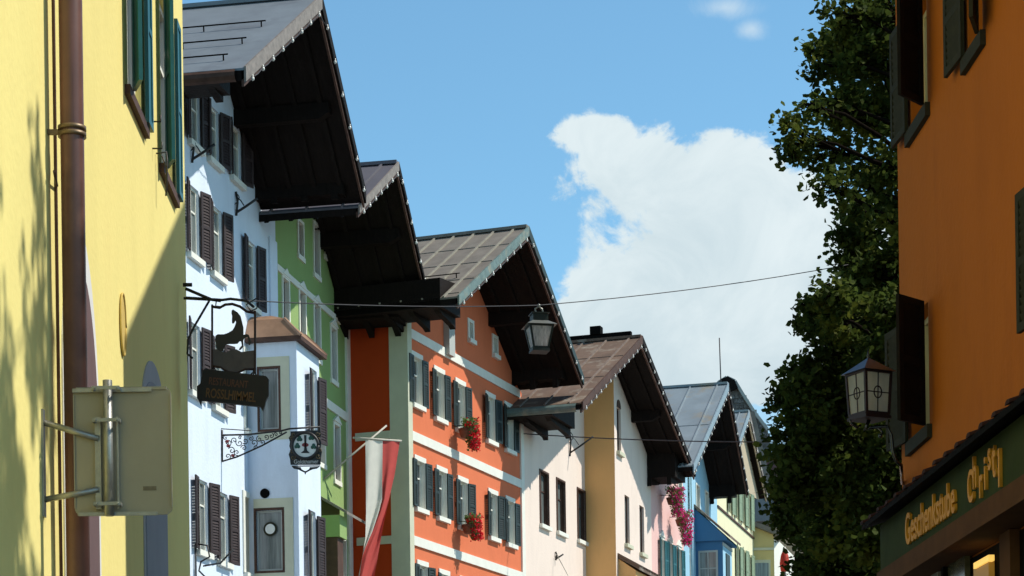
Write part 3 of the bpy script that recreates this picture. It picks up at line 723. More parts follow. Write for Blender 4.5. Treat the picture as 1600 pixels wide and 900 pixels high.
# little tiled canopy at the foot of the bay
z_ = P2.px(975, 872)[1]
mb = MB(); mb.prism([P2P(0.25, 0.0, z_), P2P(0.25, 0.75, z_-0.45), P2P(0.25, 0.75, z_-0.55), P2P(0.25, 0, z_-0.1)], P2P(s2+0.6, 0, 0)-P2P(0.25, 0, 0))
for k in range(14):
    a = 0.3+k*(s2+0.2)/14; mb.beam(P2P(a, 0.0, z_+0.03), P2P(a, 0.77, z_-0.43), 0.16, 0.07)
mb.build('canopy', metal_rust, PF.e)
mb = MB(); mb.prism([P2P(0.3, 0.003, 0), P2P(0.3, 0.62, 0), P2P(0.3, 0.62, z_-0.56), P2P(0.3, 0.003, z_-0.12)], P2P(s2+0.4, 0, 0)-P2P(0.3, 0, 0)); mb.build('shop_front', ochre_st, PF.e)

# ---- rose house, blue house, cream house, further ones
q3 = P2.world(s2, 0, 0) 
RF = Fac('rose_house', (q3.x, q3.y), vpdir(1780), 'narrow rose pink house with teal shutters behind magenta flowers', 'house')
sR = RF.px(1068, 830)[0]
for cx, cy in ((1034, 874), (1047, 880), (1061, 888)):
    s_, z_ = RF.px(cx, cy); window(RF, s_, z_-0.75, 0.62, 1.5, trim=trim_white, trim_w=0.1, sill=None, shut=shut_teal, sw=0.38, cap=0.25)
s_, z_ = RF.px(1062, 775); window(RF, s_, z_-0.7, 0.6, 1.3, trim=trim_white, trim_w=0.1, sill=trim_white)
wall(RF, rose_st, [(0, 0), (sR, 0), (sR, 17.6), (0, 17.6)], 6)
mb = MB(); mb.prism([(-0.2, -0.5, 17.5), (-0.2, 6, 20.4), (-0.2, 6, 20.55), (-0.2, -0.5, 17.65)], (sR+0.2, 0, 0)); mb.build('roof', metal_plum, RF.e)

q4 = RF.world(sR, 0, 0)
BF = Fac('blue_house', (q4.x, q4.y), vpdir(1745), 'light blue house with a shade-darkened blue oriel and dark pointed gable', 'house')
sB = BF.px(1121, 830)[0]
ovB = 1.5
L5 = BF.px(1080, 727, ovB); R5 = BF.px(1166, 764, ovB); T5 = BF.px(1135, 600, ovB)
for cx, cy, h_ in ((1090, 790, 1.6), (1104, 800, 1.6), (1080, 878, 2.2)):
    s_, z_ = BF.px(cx, cy); window(BF, s_, z_-h_/2, 0.7, h_, trim=trim_white if cy < 850 else None, trim_w=0.08, sill=trim_white)
s_, z_ = BF.px(1078, 800); shutter(shut_palegreen, 0.4, 1.6, BF.e, (s_, -0.06, z_), PI+rad(10))
wall(BF, pale_blue_st, [(0, 0), (sB, 0), (sB, min(R5[1], 20)-0.2), (T5[0], T5[1]-0.3) if T5[0] < sB else (sB-0.05, T5[1]-0.4), (0, L5[1]+(0-L5[0])*(T5[1]-L5[1])/(T5[0]-L5[0])-0.2)], 6)
gable_roof(BF, ovB, L5, T5, R5, 9, metal_blue, verge_blue, wood_dark, seams=1.1, verge=0.28, cross=(0.52,), boxR=(sB-2.0, 0.35, 0.4, -0.05),
           strl='string of white bulbs along the pale verge of the blue house')
u_ = Vector((L5[0]-T5[0], 0, L5[1]-T5[1])); a = Vector((T5[0], 0, T5[1]+0.03))+u_*0.06; b = Vector((T5[0], 0, T5[1]+0.03))+u_*0.34
MB().prism([(a.x, 1.2, a.z), (b.x, 1.2, b.z), (b.x-0.08, 1.2, b.z+0.14), (a.x-0.08, 1.2, a.z+0.14)], (0, 5.5, 0)).build('roof_panel', metal_plum, BF.e)
b = b+u_*0.04; MB().tube([(b.x-0.05, 1.1, b.z+0.12), (b.x-0.05, 6.6, b.z+0.12)], 0.12, 8).build('snow_pipe', metal_blue, BF.e)
# oriel of the blue house
b_o0 = BF.px(1087, 870)[0]
P = BF.P+BF.d*b_o0; r = ray(1129, 870); t = P.dot(BF.d)/r.dot(BF.d); bpr = ((r*t)-P).dot(BF.n)
b_o1 = BF.px(1143, 870, bpr)[0]; zo = (ray(1129, 845)*t).z+CAMZ
mb = MB(); mb.box((b_o0, -bpr, 0), (b_o1, -0.003, zo)); bo = mb.build('oriel', shaded_blue_st, BF.e)
mb = MB(); mb.prism([(b_o0-0.15, -bpr-0.2, zo+0.002), (b_o0-0.15, -bpr-0.2, zo+0.12), (b_o0-0.15, -0.004, zo+1.35), (b_o0-0.15, -0.004, zo+0.002)], (b_o1-b_o0+0.3, 0, 0)); mb.build('oriel_gable', shaded_blue_st, bo)
mb = MB(); mb.prism([(b_o0-0.25, -bpr-0.35, zo+0.08), (b_o0-0.25, -bpr-0.35, zo+0.18), (b_o0-0.25, -0.004, zo+1.52), (b_o0-0.25, -0.004, zo+1.40)], (b_o1-b_o0+0.5, 0, 0)); mb.build('oriel_roof', metal_rust, bo)
zz = (ray(1103, 900)*t).z+CAMZ
yw = -bpr*0.42
mb = MB(); mb.box((b_o0-0.03, yw-0.45, zz-0.9), (b_o0-0.004, yw+0.35, zz+1.05)); mb.build('window_frame', trim_grey, bo)
mb = MB(); mb.box((b_o0-0.036, yw-0.37, zz-0.8), (b_o0-0.031, yw+0.27, zz+0.97)); mb.build('pane', glass_pale, bo)
mb = MB(); mb.box((b_o0-0.045, yw-0.07, zz-0.8), (b_o0-0.037, yw-0.03, zz+0.97)); mb.box((b_o0-0.044, yw-0.37, zz+0.3), (b_o0-0.038, yw+0.27, zz+0.34)); mb.build('glazing_bar', trim_grey, bo)
mb = MB(); mb.box((b_o0+0.02, -bpr-0.012, 0), (b_o1, -bpr-0.003, zo-0.03)); mb.build('sunlit_facing', pale_blue_st, bo)  # paler blue laid over the oriel front as its sunlit tone
mm = (b_o0+b_o1)/2; mb = MB(); mb.box((mm-0.45, -bpr-0.05, zz-0.9), (mm+0.45, -bpr-0.014, zz+1.0)); mb.build('front_window', shut_dark, bo)
band(BF, zo-0.12, 0.12, b_o0, b_o1+0.02, trim_grey, pr=0.04, y=-bpr-0.002, name='oriel_band').parent = bo

q5 = BF.world(sB, 0, 0)
EF = Fac('cream_house', (q5.x, q5.y), vpdir(1725), 'pale cream house with green shutters in sunlight left of the tree', 'house')
sE_ = EF.px(1177, 830)[0]
ovE = 0.3
L6 = EF.px(1150, 695, ovE); R6 = EF.px(1196, 772, ovE); T6 = EF.px(1168, 643, ovE)
for cx, cy in ((1140, 768), (1151, 778), (1161, 787), (1170, 795)):
    s_, z_ = EF.px(cx, cy); window(EF, s_, z_-0.95, 0.75, 1.7, shut=shut_palegreen, sw=0.5, bars=(1, 1), slats=False)
for cx, cy in ((1153, 884), (1162, 889), (1171, 896)):
    s_, z_ = EF.px(cx, cy); window(EF, s_, z_-1.0, 0.75, 1.9, shut=shut_palegreen, sw=0.5, bars=(1, 1), slats=False)
wall(EF, cream_st, [(0, 0), (sE_, 0), (sE_, R6[1]+1.0), (T6[0], T6[1]-0.25), (L6[0], L6[1]-0.2), (0, L6[1]-0.6)], 8)
z_ = EF.px(1123, 793)[1]; band(EF, z_, 0.09, 0, sE_, wood_brown, pr=0.05)
zt_e = EF.px(1168, 768)[1]
mb = MB(); mb.prism([(L6[0]+0.4, -0.02, zt_e), (sE_-0.02, -0.02, zt_e), (R6[0]-0.15, -0.02, R6[1]-0.3), (T6[0], -0.02, T6[1]-0.3), (L6[0]+0.4, -0.02, L6[1]+0.1)], (0, 0.016, 0)); mb.build('shaded_gable_field', tan_st, EF.e)  # tan board puts the cream gable's shade into the colour
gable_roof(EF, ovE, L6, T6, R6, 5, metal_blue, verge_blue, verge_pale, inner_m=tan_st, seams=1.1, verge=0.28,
           strl='string of white bulbs on the small blue-grey gable beside the shingled roof')
MB().poly
# lightning rod on the cream house
p0 = at(1127, 592, 104); p1 = at(1124, 528, 104)
tag(MB().tube([p0-Vector((0, 0, 1.2)), p1], 0.03, 6).build('roof_antenna', wire_m), 'thin bare antenna rod standing above the round capped dark roof', 'antenna')

# ---- far sand-coloured house and the tan gable behind, shingled tower roof
q6 = EF.world(sE_, 0, 0)
Ysd = q6.y
sd = empty('sand_house', (q6.x, q6.y, 0), 0); tag(sd, 'sand yellow house end with dark roof edge, low beside the tree', 'house')
xa, za_ = at(1176, 822, Ysd).x-q6.x, at(1176, 822, Ysd).z; xb, zb_ = at(1209, 833, Ysd).x-q6.x, at(1209, 836, Ysd).z
mb = MB(); mb.prism([(xa, 0, 0), (xb, 0, 0), (xb, 0, zb_), (xa, 0, za_)], (0, 12, 0)); mb.build('wall', sand_st, sd)
mb = MB(); mb.prism([(xa-0.05, -0.3, za_), (xb+0.4, -0.3, zb_-0.15), (xb+0.4, -0.3, zb_+0.08), (xa-0.05, -0.3, za_+0.22)], (0, 12.3, 0)); mb.build('roof', metal_brown, sd)
zz = at(1190, 858, Ysd).z; mb = MB(); mb.box((xa, -0.08, zz-0.06), (xb, -0.003, zz+0.06)); mb.build('string_course', trim_cream, sd)
xw = at(1190, 890, Ysd).x-q6.x; zw = at(1190, 875, Ysd).z
mb = MB(); mb.box((xw-0.42, -0.07, zw-2.2), (xw+0.42, -0.003, zw)); wn = mb.build('window', trim_cream, sd)
mb = MB(); mb.box((xw-0.32, -0.09, zw-2.2), (xw+0.32, -0.072, zw-0.15)); mb.build('pane', glass_pale, wn)
dd = vpdir(1700); mb = MB(); p = Vector((xb, 0, 0)); q = p+Vector((dd.x, dd.y, 0))*9
mb.poly([(p.x+0.004, 0, 0), (q.x, q.y, 0), (q.x, q.y, zb_-0.05), (p.x+0.004, 0, zb_-0.05)]); mb.build('front_wall', trim_white, sd)
for k in range(3):
    u = p+Vector((dd.x, dd.y, 0))*(1.3+k*2.6); v = u+Vector((dd.x, dd.y, 0))*1.2; n_ = Vector((dd.y, -dd.x, 0))*0.03
    mb = MB(); mb.poly([u+n_+Vector((0, 0, zb_-4.4)), v+n_+Vector((0, 0, zb_-4.4)), v+n_+Vector((0, 0, zb_-2.2)), u+n_+Vector((0, 0, zb_-2.2))]); mb.build('window', shut_dark, sd)

Yt = 112.0
tn = empty('tan_house', at(1180, 1340, Yt)*1.0, 0); tn.location.z = 0; tag(tn, 'tan gabled house with grey roof between the cream house and the tree', 'house')
bx = tn.location.x
def A_(px, py, Y=Yt): p = at(px, py, Y); return (p.x-bx, 0, p.z)
mb = MB(); pts = [A_(1160, 900), A_(1215, 900), A_(1200, 790), A_(1192, 762), A_(1169, 650), A_(1152, 700), A_(1152, 900)]
pts = [(-1.3, 0, 0), (1.2, 0, 0), (1.2, 0, A_(1198, 815)[2])] + [A_(1192, 765), A_(1170, 656), A_(1152, 712)] + [(-1.3, 0, A_(1152, 712)[2]-1)]
mb = MB(); mb.prism(pts, (0, 6, 0)); mb.build('wall', tan_st, tn)
mb = MB(); a, b = Vector(A_(1169, 646)), Vector(A_(1200, 800)); mb.prism([a+Vector((-.1, -0.3, 0)), b+Vector((0, -0.3, 0)), b+Vector((0.45, -0.3, 0)), a+Vector((0.28, -0.3, 0.05))], (0, 6.4, 0)); mb.build('roof_slope', metal_brown, tn)
mb = MB(); a, b = Vector(A_(1178, 760)), Vector(A_(1180, 826)); mb.prism([(a.x, -2.5, a.z), (a.x+0.6, -2.5, a.z-0.6), (a.x+1.3, -2.5, b.z), (a.x-0.2, -2.5, b.z)], (0, 2.4, 0)); mb.build('grey_roof', metal_grey, tn)

Ys = 124.0
tw = empty('shingled_house', (at(1150, 1340, Ys).x, Ys, 0)); tag(tw, 'house with stone grey shingled roof and rounded cap, farthest in the row', 'house')
bx = tw.location.x
def S_(px, py): p = at(px, py, Ys); return Vector((p.x-bx, 0, p.z))
pts = [S_(1105, 640), S_(1113, 618), S_(1122, 600), S_(1135, 592), S_(1148, 598), S_(1160, 618), S_(1178, 646), S_(1200, 675), S_(1215, 760), S_(1105, 760)]
mb = MB(); mb.prism(pts, (0, 6, 0)); mb.build('roof', shingle, tw)
mb = MB()
for k in range(len(pts)-4):
    a, b = pts[k+1], pts[k+2]; mb.beam(a+Vector((0, -0.12, 0.06)), b+Vector((0, -0.12, 0.06)), 0.2, 0.16)
mb.build('ridge_tiles', enamel if False else trim_grey, tw)
mb = MB(); a = S_(1150, 615); 
capm = MB(); capm.prism([S_(1113, 626)+Vector((0, -0.35, 0)), S_(1118, 604)+Vector((0, -0.35, 0)), S_(1126, 594)+Vector((0, -0.35, 0)), S_(1136, 590)+Vector((0, -0.35, 0)), S_(1147, 596)+Vector((0, -0.35, 0)), S_(1152, 608)+Vector((0, -0.35, 0))], (0, 0.3, 0)); capm.build('roof_cap', wood_dark, tw)
mb = MB(); mb.box((S_(1105, 760).x, 0.1, 0), (S_(1215, 760).x, 6, S_(1105, 760).z-0.003)); mb.build('wall', tan_st, tw)
# shingle courses
mb = MB()
for r in range(20):
    py = 620+r*7.5
    for c in range(14):
        px = 1140+c*6+(r % 2)*3+random.uniform(-1, 1)
        if px > 1150+(py-600)*0.70 or px > 1212: continue
        a = S_(px, py+random.uniform(-1, 1)); mb.box((a.x-0.09, -0.05-random.random()*0.04, a.z-0.1), (a.x+0.09, -0.003, a.z+0.1))
mb.build('shingle_courses', shingle, tw)
# low purple roof behind the tree
rp = empty('low_roofed_house', (at(1198, 1340, 118).x, 118, 0)); tag(rp, 'low house with dull purple tiled roof glimpsed just left of the tree', 'house')
bx = rp.location.x; f_ = lambda px, py: Vector((at(px, py, 118).x-bx, 0, at(px, py, 118).z))
mb = MB(); mb.prism([f_(1188, 716), f_(1240, 700), f_(1262, 740), f_(1262, 762), f_(1186, 758)], (0, 5, 0)); mb.build('roof', mat('purple_tile', (0.13, 0.075, 0.085), 0.8, 0.3, 6), rp)
mb = MB(); a = f_(1190, 760); b = f_(1255, 760); mb.box((a.x, 0.1, 0), (b.x, 5, a.z)); mb.build('wall', tan_st, rp)

# ------------------------------------------------------------------ yellow house (left, near)
YF = Fac('yellow_house', (-2.8, 0), vpdir(722), 'tall yellow house front at far left with brown downpipe and teal shutters', 'house')
yE = YF.px(290.5, 420)[0]; yS = 8.0
def ysz(x, y): return YF.px(x, y)
wy = []
s_a, z_a = ysz(216, 165); s_b, z_b = ysz(268, 322)
for (s_, z_) in ((20.05, 8.42), (22.2, 8.12)):
    pass
yl = [(ysz(218, 168), 0.95, 1.7), (ysz(266, 318), 0.95, 1.7)]
zs = 8.28
for k, xx in enumerate((211, 260)):
    s_ = ysz(xx, 200)[0]
    for zz in (zs, zs+3.0, zs-6.2):
        window(YF, s_, zz, 0.80, 1.75, frame_m=trim_white, pane_m=glass, sill=None, shut=shut_teal, sw=0.30, aL=19, aR=0, bars=(1, 1), slats=False, rev=0.1)
        MB().box((s_-0.6, -0.05, zz-0.09), (s_+0.6, -0.002, zz-0.003)).build('window_sill', wood_brown, YF.e)
wall(YF, yellow_st, [(yS, 0), (yE, 0), (yE, 14.2), (yS, 14.2)], 6)
mb = MB(); mb.prism([(yS-0.6, -0.8, 14.1), (yS-0.6, 6, 17.5), (yS-0.6, 6, 17.7), (yS-0.6, -0.8, 14.25)], (yE-yS+0.9, 0, 0)); mb.build('roof', metal_brown, YF.e)
sp0 = YF.px(114, 300, 0.17)[0]
mb = MB(); mb.tube([(sp0, -0.17, 0.1), (sp0, -0.17, 14.2)], 0.082, 20); dp = mb.build('downpipe', pipe_m, YF.e)
zr_ = YF.px(113, 207, 0.17)[1]
for zz in (zr_, zr_-3.4, zr_+3.4):
    mb = MB()
    for k in (-0.022, 0.022): mb.tube([(sp0, -0.17, zz+k-0.014), (sp0, -0.17, zz+k+0.014)], 0.098, 20)
    mb.box((sp0-0.02, -0.12, zz-0.015), (sp0+0.02, 0, zz+0.015)); mb.build('pipe_bracket', ring_m, dp)
sc_ = ysz(87, 450)[0]
mb = MB(); mb.tube([(sc_, -0.012, 0.1), (sc_, -0.012, 13.9)], 0.011, 6); mb.tube([(sc_, -0.02, zr_-0.3), (sp0-0.1, -0.06, zr_-0.3)], 0.010, 5); mb.build('lightning_conductor', wood_brown, YF.e)
def pointed(s0, s1, z0, z1, zp, n=8):
    m_ = (s0+s1)/2; pts = [(s0, z0), (s1, z0)]
    for k in range(n+1):
        t = k/n; pts.append((s1-(s1-m_)*t**1.6, z1+(zp-z1)*math.sin(t*PI/2)))
    for k in range(1, n+1):
        t = 1-k/n; pts.append((s0+(m_-s0)*t**1.6, z1+(zp-z1)*math.sin(t*PI/2)))
    return pts
def arch_panel(s0, s1, z0, z1, zp, bw_, m_o, m_i):
    P_ = pointed(s0-bw_, s1+bw_, z0, z1, zp+bw_*2.5); mb = MB(); mb.prism([(a, -0.012, z) for a, z in P_], (0, 0.011, 0)); o = mb.build('painted_arch', m_o, YF.e)
    P_ = pointed(s0, s1, z0, z1, zp); mb = MB(); mb.prism([(a, -0.022, z) for a, z in P_], (0, 0.0095, 0)); mb.build('painted_niche', m_i, o)
a0 = ysz(103, 750)[0]; a1 = ysz(150, 750)[0]
arch_panel(a0, a1, 0.9, ysz(125, 610)[1], ysz(130, 430)[1], 0.13, arch_white, arch_shade)
b0_ = ysz(222, 760)[0]; b1_ = ysz(260, 760)[0]
arch_panel(b0_+0.12, b1_-0.12, 0.9, ysz(240, 650)[1], ysz(238, 600)[1], 0.08, arch_grey, arch_blue)
s_, z_ = ysz(190, 507); mb = MB(); mb.prism([(s_+0.13*math.cos(t), -0.012, z_+0.25*math.sin(t)) for t in [2*PI*k/24 for k in range(24)]], (0, 0.010, 0)); md = mb.build('medallion', medal, YF.e)
mb = MB(); mb.tube([(s_+0.14*math.cos(t), -0.015, z_+0.26*math.sin(t)) for t in [2*PI*k/24 for k in range(25)]], 0.010, 6).build('medallion_rim', medal, md)
s_, z_ = ysz(243, 268)
mb = MB(); mb.tube([(s_, -0.01, z_+0.17), (s_+0.05, -0.10, z_+0.2), (s_+0.02, -0.11, z_+0.1), (s_, -0.1, z_-0.2), (s_+0.03, -0.09, z_-0.22), (s_+0.05, -0.1, z_+0.05), (s_, -0.06, z_+0.15)], 0.008, 6).build('shutter_chain', iron, YF.e)
for px_, py_ in ((236, 190), (238, 232)):
    s_, z_ = ysz(px_, py_); MB().tube([(s_, 0, z_), (s_, -0.09, z_), (s_, -0.09, z_+0.06)], 0.008, 6).build('wall_hook', iron, YF.e)

# ------------------------------------------------------------------ traffic sign seen from behind, on a wall bracket of the yellow wall
sg_s = YF.px(66, 700)[0]
Ysign = YF.world(sg_s, 0, 0).y
ts = empty('traffic_sign', (0, Ysign, 0)); tag(ts, 'beige back of a rectangular traffic sign held out from the yellow wall', 'traffic sign')
def TS(px, py, dy=0): p = at(px, py, Ysign+dy); return Vector((p.x, p.y-Ysign, p.z))
def rounded(x0, y0, x1, y1, r, n=5):
    out = []
    for cx, cy, a0 in ((x1-r, y1-r, 0), (x0+r, y1-r, 90), (x0+r, y0+r, 180), (x1-r, y0+r, 270)):
        for k in range(n+1):
            a = rad(a0+90*k/n); out.append((cx+r*math.cos(a), cy+r*math.sin(a)))
    return out
p0 = TS(117, 806); p1 = TS(267, 604)
mb = MB(); mb.prism([(x, 0, z) for x, z in rounded(p0.x, p0.z, p1.x, p1.z, 0.05)], (0, 0.006, 0)); pl = mb.build('panel', sign_back, ts)
mb = MB(); mb.prism([(x, 0.0065, z) for x, z in rounded(p0.x+0.004, p0.z+0.004, p1.x-0.004, p1.z-0.004, 0.05)], (0, 0.002, 0)); mb.build('front_face', enamel, pl)
mb = MB()
for z in (p0.z, p1.z-0.02): mb.box((p0.x+0.02, -0.012, z), (p1.x-0.03, -0.0005, z+0.02))
for x in (p0.x, p1.x-0.008): mb.box((x, -0.010, p0.z+0.05), (x+0.008, -0.0005, p1.z-0.05))
mb.build('panel_rim', sign_back, pl)
pc0 = TS(173, 808); pc1 = TS(176, 597)
mb = MB(); mb.tube([(pc0.x, -0.055, pc0.z), (pc0.x, -0.055, pc1.z)], 0.032, 16).build('post', galv, ts)
mb = MB(); mb.box((pc0.x-0.095, -0.03, pc0.z+0.05), (pc0.x-0.055, -0.014, pc1.z-0.24)); mb.box((pc0.x+0.052, -0.03, pc0.z+0.05), (pc0.x+0.065, -0.014, pc1.z-0.24)); mb.build('rail', galv, ts)
for py_ in (610, 660, 790):
    z = TS(173, py_).z; mb = MB(); mb.box((pc0.x-0.10, -0.095, z-0.012), (pc0.x+0.085, -0.088, z+0.012)); mb.box((pc0.x-0.10, -0.094, z-0.011), (pc0.x-0.093, -0.012, z+0.011)); mb.box((pc0.x+0.078, -0.094, z-0.011), (pc0.x+0.085, -0.012, z+0.011))
    mb.tube([(pc0.x-0.08, -0.11, z), (pc0.x-0.08, -0.08, z)], 0.009, 6); mb.tube([(pc0.x+0.065, -0.11, z), (pc0.x+0.065, -0.08, z)], 0.009, 6); mb.build('clamp', galv, ts)
z = TS(173, 611).z; mb = MB(); mb.box((p0.x+0.0, -0.03, z-0.012), (p1.x-0.13, -0.013, z+0.014)); mb.build('crossbar', galv, ts)
z = TS(173, 804).z; mb = MB(); mb.box((p0.x+0.03, -0.03, z-0.012), (p1.x-0.10, -0.013, z+0.012)); mb.build('crossbar', galv, ts)
lb = TS(234, 763); MB().box((lb.x-0.045, -0.003, lb.z-0.014), (lb.x+0.045, -0.0015, lb.z+0.014)).build('label_plate', sign_label, pl)
wp0 = TS(66, 640); wp1 = TS(66, 808)
mb = MB(); mb.box((wp0.x-0.005, -0.03, wp1.z), (wp0.x+0.012, 0.03, wp0.z)); mb.build('wall_plate', galv, ts)
for ya, yb_ in ((660, 687), (781, 766)):
    a = TS(68, ya); b = TS(156, yb_); mb = MB(); mb.tube([(a.x, 0, a.z), (b.x, -0.03, b.z)], 0.021, 12)
    mb.build('arm', galv, ts)

# ------------------------------------------------------------------ horse sign hung from the yellow house corner
Yh = YF.world(yE-0.6, 0, 0).y
hs = empty('hanging_horse_sign', (at(365, 520, Yh).x, Yh, 0)); tag(hs, 'black wrought iron inn sign with a prancing horse, hung from the yellow corner', 'inn sign')
hx = hs.location.x
def HS(px, py, dy=0): p = at(px, py, Yh); return Vector((p.x-hx, dy, p.z))
cor = HS(291, 450)
mb = MB()
mb.tube([HS(286, 445), HS(300, 445)], 0.02, 8); mb.tube([HS(290, 451), HS(330, 468), HS(345, 470)], 0.016, 8); mb.tube([HS(287, 466), HS(345, 469), HS(360, 467), HS(385, 470), HS(397, 480)], 0.014, 8)
mb.tube([HS(327, 470), HS(303, 511), HS(294, 530), HS(293, 553), HS(301, 560)], 0.012, 8)
mb.tube([HS(401, 466), HS(385, 476), HS(392, 486), HS(401, 482), HS(402, 476)], 0.007, 6); mb.tube([HS(338, 470), HS(337, 478), HS(344, 479)], 0.007, 6)
mb.build('bracket', iron, hs)
fr = [HS(331, 482), HS(331, 578)]
mb = MB(); mb.beam(HS(331.5, 476), HS(331.5, 576), 0.02, 0.02); mb.beam(HS(398.5, 486), HS(398.5, 584), 0.022, 0.022)
topc = [HS(331, 479), HS(343, 481), HS(352, 476), HS(363, 475), (HS(375, 479)), HS(386, 487), HS(399, 489)]
mb.tube(topc, 0.014, 8)
botc = [HS(331, 572), HS(345, 574), HS(356, 581), HS(370, 583), HS(383, 577), HS(399, 577)]
mb.tube(botc, 0.012, 8); hf = mb.build('frame', iron_red, hs)
horse = [(364,483.6),(362,485.5),(361.6,490),(362.8,494),(362.4,499),(362.6,505),(364.5,505.6),(366.5,503.5),(368,500.5),(368.8,504),(366.5,511),(363.5,516),(357,520),(350,522.5),(340,522.5),(336.6,525),(336,531),(337.5,538),(338,544),(341,547),(345,549.5),(348,549),(350.5,543.5),(353.5,538),(358,537.5),(366,537.5),(371,537),(374,533.5),(376.5,533),(378,540),(374.5,544),(373,546.5),(375.5,547),(380.5,541.5),(380,532),(381.5,528.5),(386.5,527),(388.5,532.5),(387.5,537),(389.5,539.5),(393,535.5),(391,529),(388.5,523),(385,522),(380.5,523.5),(380.4,512),(378,502),(376,494),(371.5,488.5),(366.5,485)]
mb = MB(); mb.prism([HS(x, y, -0.006) for x, y in horse], (0, 0.012, 0)); mb.build('horse', iron, hs)
hill = [(333,546),(340,545.5),(344,549),(352,551),(357,549),(363,545.5),(370,546),(377,550),(386,549),(397,547.5),(397.5,576),(383,576),(370,582),(356,580),(345,573),(333,571)]
mb = MB(); mb.prism([HS(x, y, -0.005) for x, y in hill], (0, 0.01, 0)); mb.build('ground_plate', mat('violet_grey_sheet', (0.10, 0.088, 0.09), 0.7, 0.15, 12), hs)
board = [(320,577),(416,588),(420,593),(420,618),(416,625),(414,634),(411,643),(408,638),(408,636),(315,626),(314,634),(311,627),(308,622),(308,604),(313,600),(316,588),(317,580)]
mb = MB(); mb.prism([HS(x, y, -0.02) for x, y in board], (0, 0.05, 0)); bd = mb.build('name_board', mat('black_board', (0.012, 0.008, 0.006), 0.6, 0.2, 9), hs)
for a, b in ((333, 578), (396, 585)):
    mb = MB(); mb.tube([HS(a, b-6), HS(a, b+4)], 0.008, 6); mb.tube([HS(a-5+10*k/10, b+2-5*math.sin(PI*k/10)) for k in range(11)], 0.007, 6); mb.build('scroll', iron, hs)
sl_ = math.atan2(-(588-577), 96.0)
text_mesh('RESTAURANT', 0.105, text_brown, bd, HS(326, 601, -0.022), (PI/2, -sl_, 0), xs=0.62, extrude=0.002)
text_mesh('ROSSLHIMMEL', 0.135, mat('dull_gold_letters', (0.17, 0.075, 0.016), 0.6, 0.2, 9), bd, HS(321, 621, -0.022), (PI/2, -sl_, 0), xs=0.60, extrude=0.002)

# ------------------------------------------------------------------ round enamel sign on a scroll bracket, from the white house
s_r, z_r = WF.px(347, 700)
base = WF.world(s_r, 0, 0); Yr = base.y-0.05
rs = empty('round_guild_sign', (base.x, Yr, 0)); tag(rs, 'square wrought sign with white round emblem on a long scrolled bracket', 'inn sign')
def RS(px, py, dy=0): p = at(px, py, Yr); return Vector((p.x-base.x, dy, p.z))
mb = MB(); mb.tube([RS(347, 672), RS(347, 722)], 0.025, 6); mb.tube([RS(344, 680), RS(388, 679), RS(440, 673), RS(452, 670), RS(500, 667)], 0.022, 6)
mb.tube([RS(331, 669), RS(392, 673)], 0.012, 6)
mb.tube([RS(347, 721), RS(370, 714), RS(388, 706), RS(410, 696), RS(432, 684), RS(448, 675)], 0.02, 6)
mb.build('bracket', iron, rs)
mb = MB()
random.seed(3)
for px_, py_, r_ in ((356,692,6),(366,688,5),(374,692,6),(362,704,6),(356,713,5),(370,707,5),(381,700,5),(383,689,5),(397,692,6),(392,685,4),(405,686,5),(410,691,4),(416,683,4.5),(424,681,4),(431,679,3.5),(438,676,3),(400,699,3.5),(375,684,3),(352,684,4)):
    a0 = random.random()*6; dr = random.choice((-1, 1))
    mb.tube([RS(px_+r_*(1-k/16)*math.cos(a0+dr*k*0.55), py_+r_*(1-k/16)*math.sin(a0+dr*k*0.55)) for k in range(15)], 0.011, 5)
mb.build('scrollwork', iron, rs)
mb = MB()
for px_, py_ in ((355, 690), (357, 697), (364, 712)):
    mb.ball(RS(px_, py_, -0.02), 0.05, 6, 4, (1, .4, .8))
mb.build('rosette', dull_red, rs)
bp_ = [(454,674),(500,672),(502,678),(500,686),(502,692),(501,700),(503,706),(501,716),(501,724),(500,726),(454,726),(453,717),(451,710),(454,703),(452,697),(453,690),(451,684),(454,680)]
mb = MB(); mb.prism([RS(x, y, 0.0) for x, y in bp_], (0, 0.04, 0)); pnl = mb.build('panel', iron, rs)
mb = MB()
for px_, py_, r_ in ((459,679,4),(496,678,4),(458,715,4),(497,713,4),(456,686,3),(498,686,3),(456,706,3),(500,704,3)):
    mb.tube([RS(px_+r_*(1-k/14)*math.cos(k*0.6+px_), py_+r_*(1-k/14)*math.sin(k*0.6+px_), -0.012) for k in range(12)], 0.013, 5)
mb.build('gilt_scroll', bronze, pnl)
cx_, cy_ = 477, 696.5
mb = MB(); cR = (RS(cx_+19, cy_)-RS(cx_, cy_)).length
c0 = RS(cx_, cy_)
mb.prism([(c0.x+cR*math.cos(2*PI*k/32), -0.012, c0.z+cR*math.sin(2*PI*k/32)) for k in range(32)], (0, 0.011, 0)); dsc = mb.build('enamel_disc', enamel, pnl)
mb = MB(); mb.tube([(c0.x+cR*1.07*math.cos(2*PI*k/32), -0.02, c0.z+cR*1.07*math.sin(2*PI*k/32)) for k in range(33)], 0.036, 6).build('ring', iron, dsc)
def disc_poly(pts, m_, nm):
    mb = MB(); mb.prism([RS(x, y, -0.022) for x, y in pts], (0, 0.009, 0)); mb.build(nm, m_, dsc)
disc_poly([(475,680),(479,680),(478.5,696),(480,704),(484,708),(470,708),(475,704),(476,696)], iron, 'emblem_stem')
disc_poly([(472,694),(477,691),(482,694),(482,697),(477,699),(472,697)], dull_red, 'emblem_heart')
for px_, py_ in ((468, 686), (486.5, 684), (464.5, 697), (490, 698)):
    mb = MB()
    for k in range(3):
        p = RS(px_+2.2*math.cos(k*2.1+.5), py_+2.2*math.sin(k*2.1+.5), -0.02); mb.ball(p, 0.042, 7, 4, (1, .25, 1))
    mb.build('clover', clover, dsc)
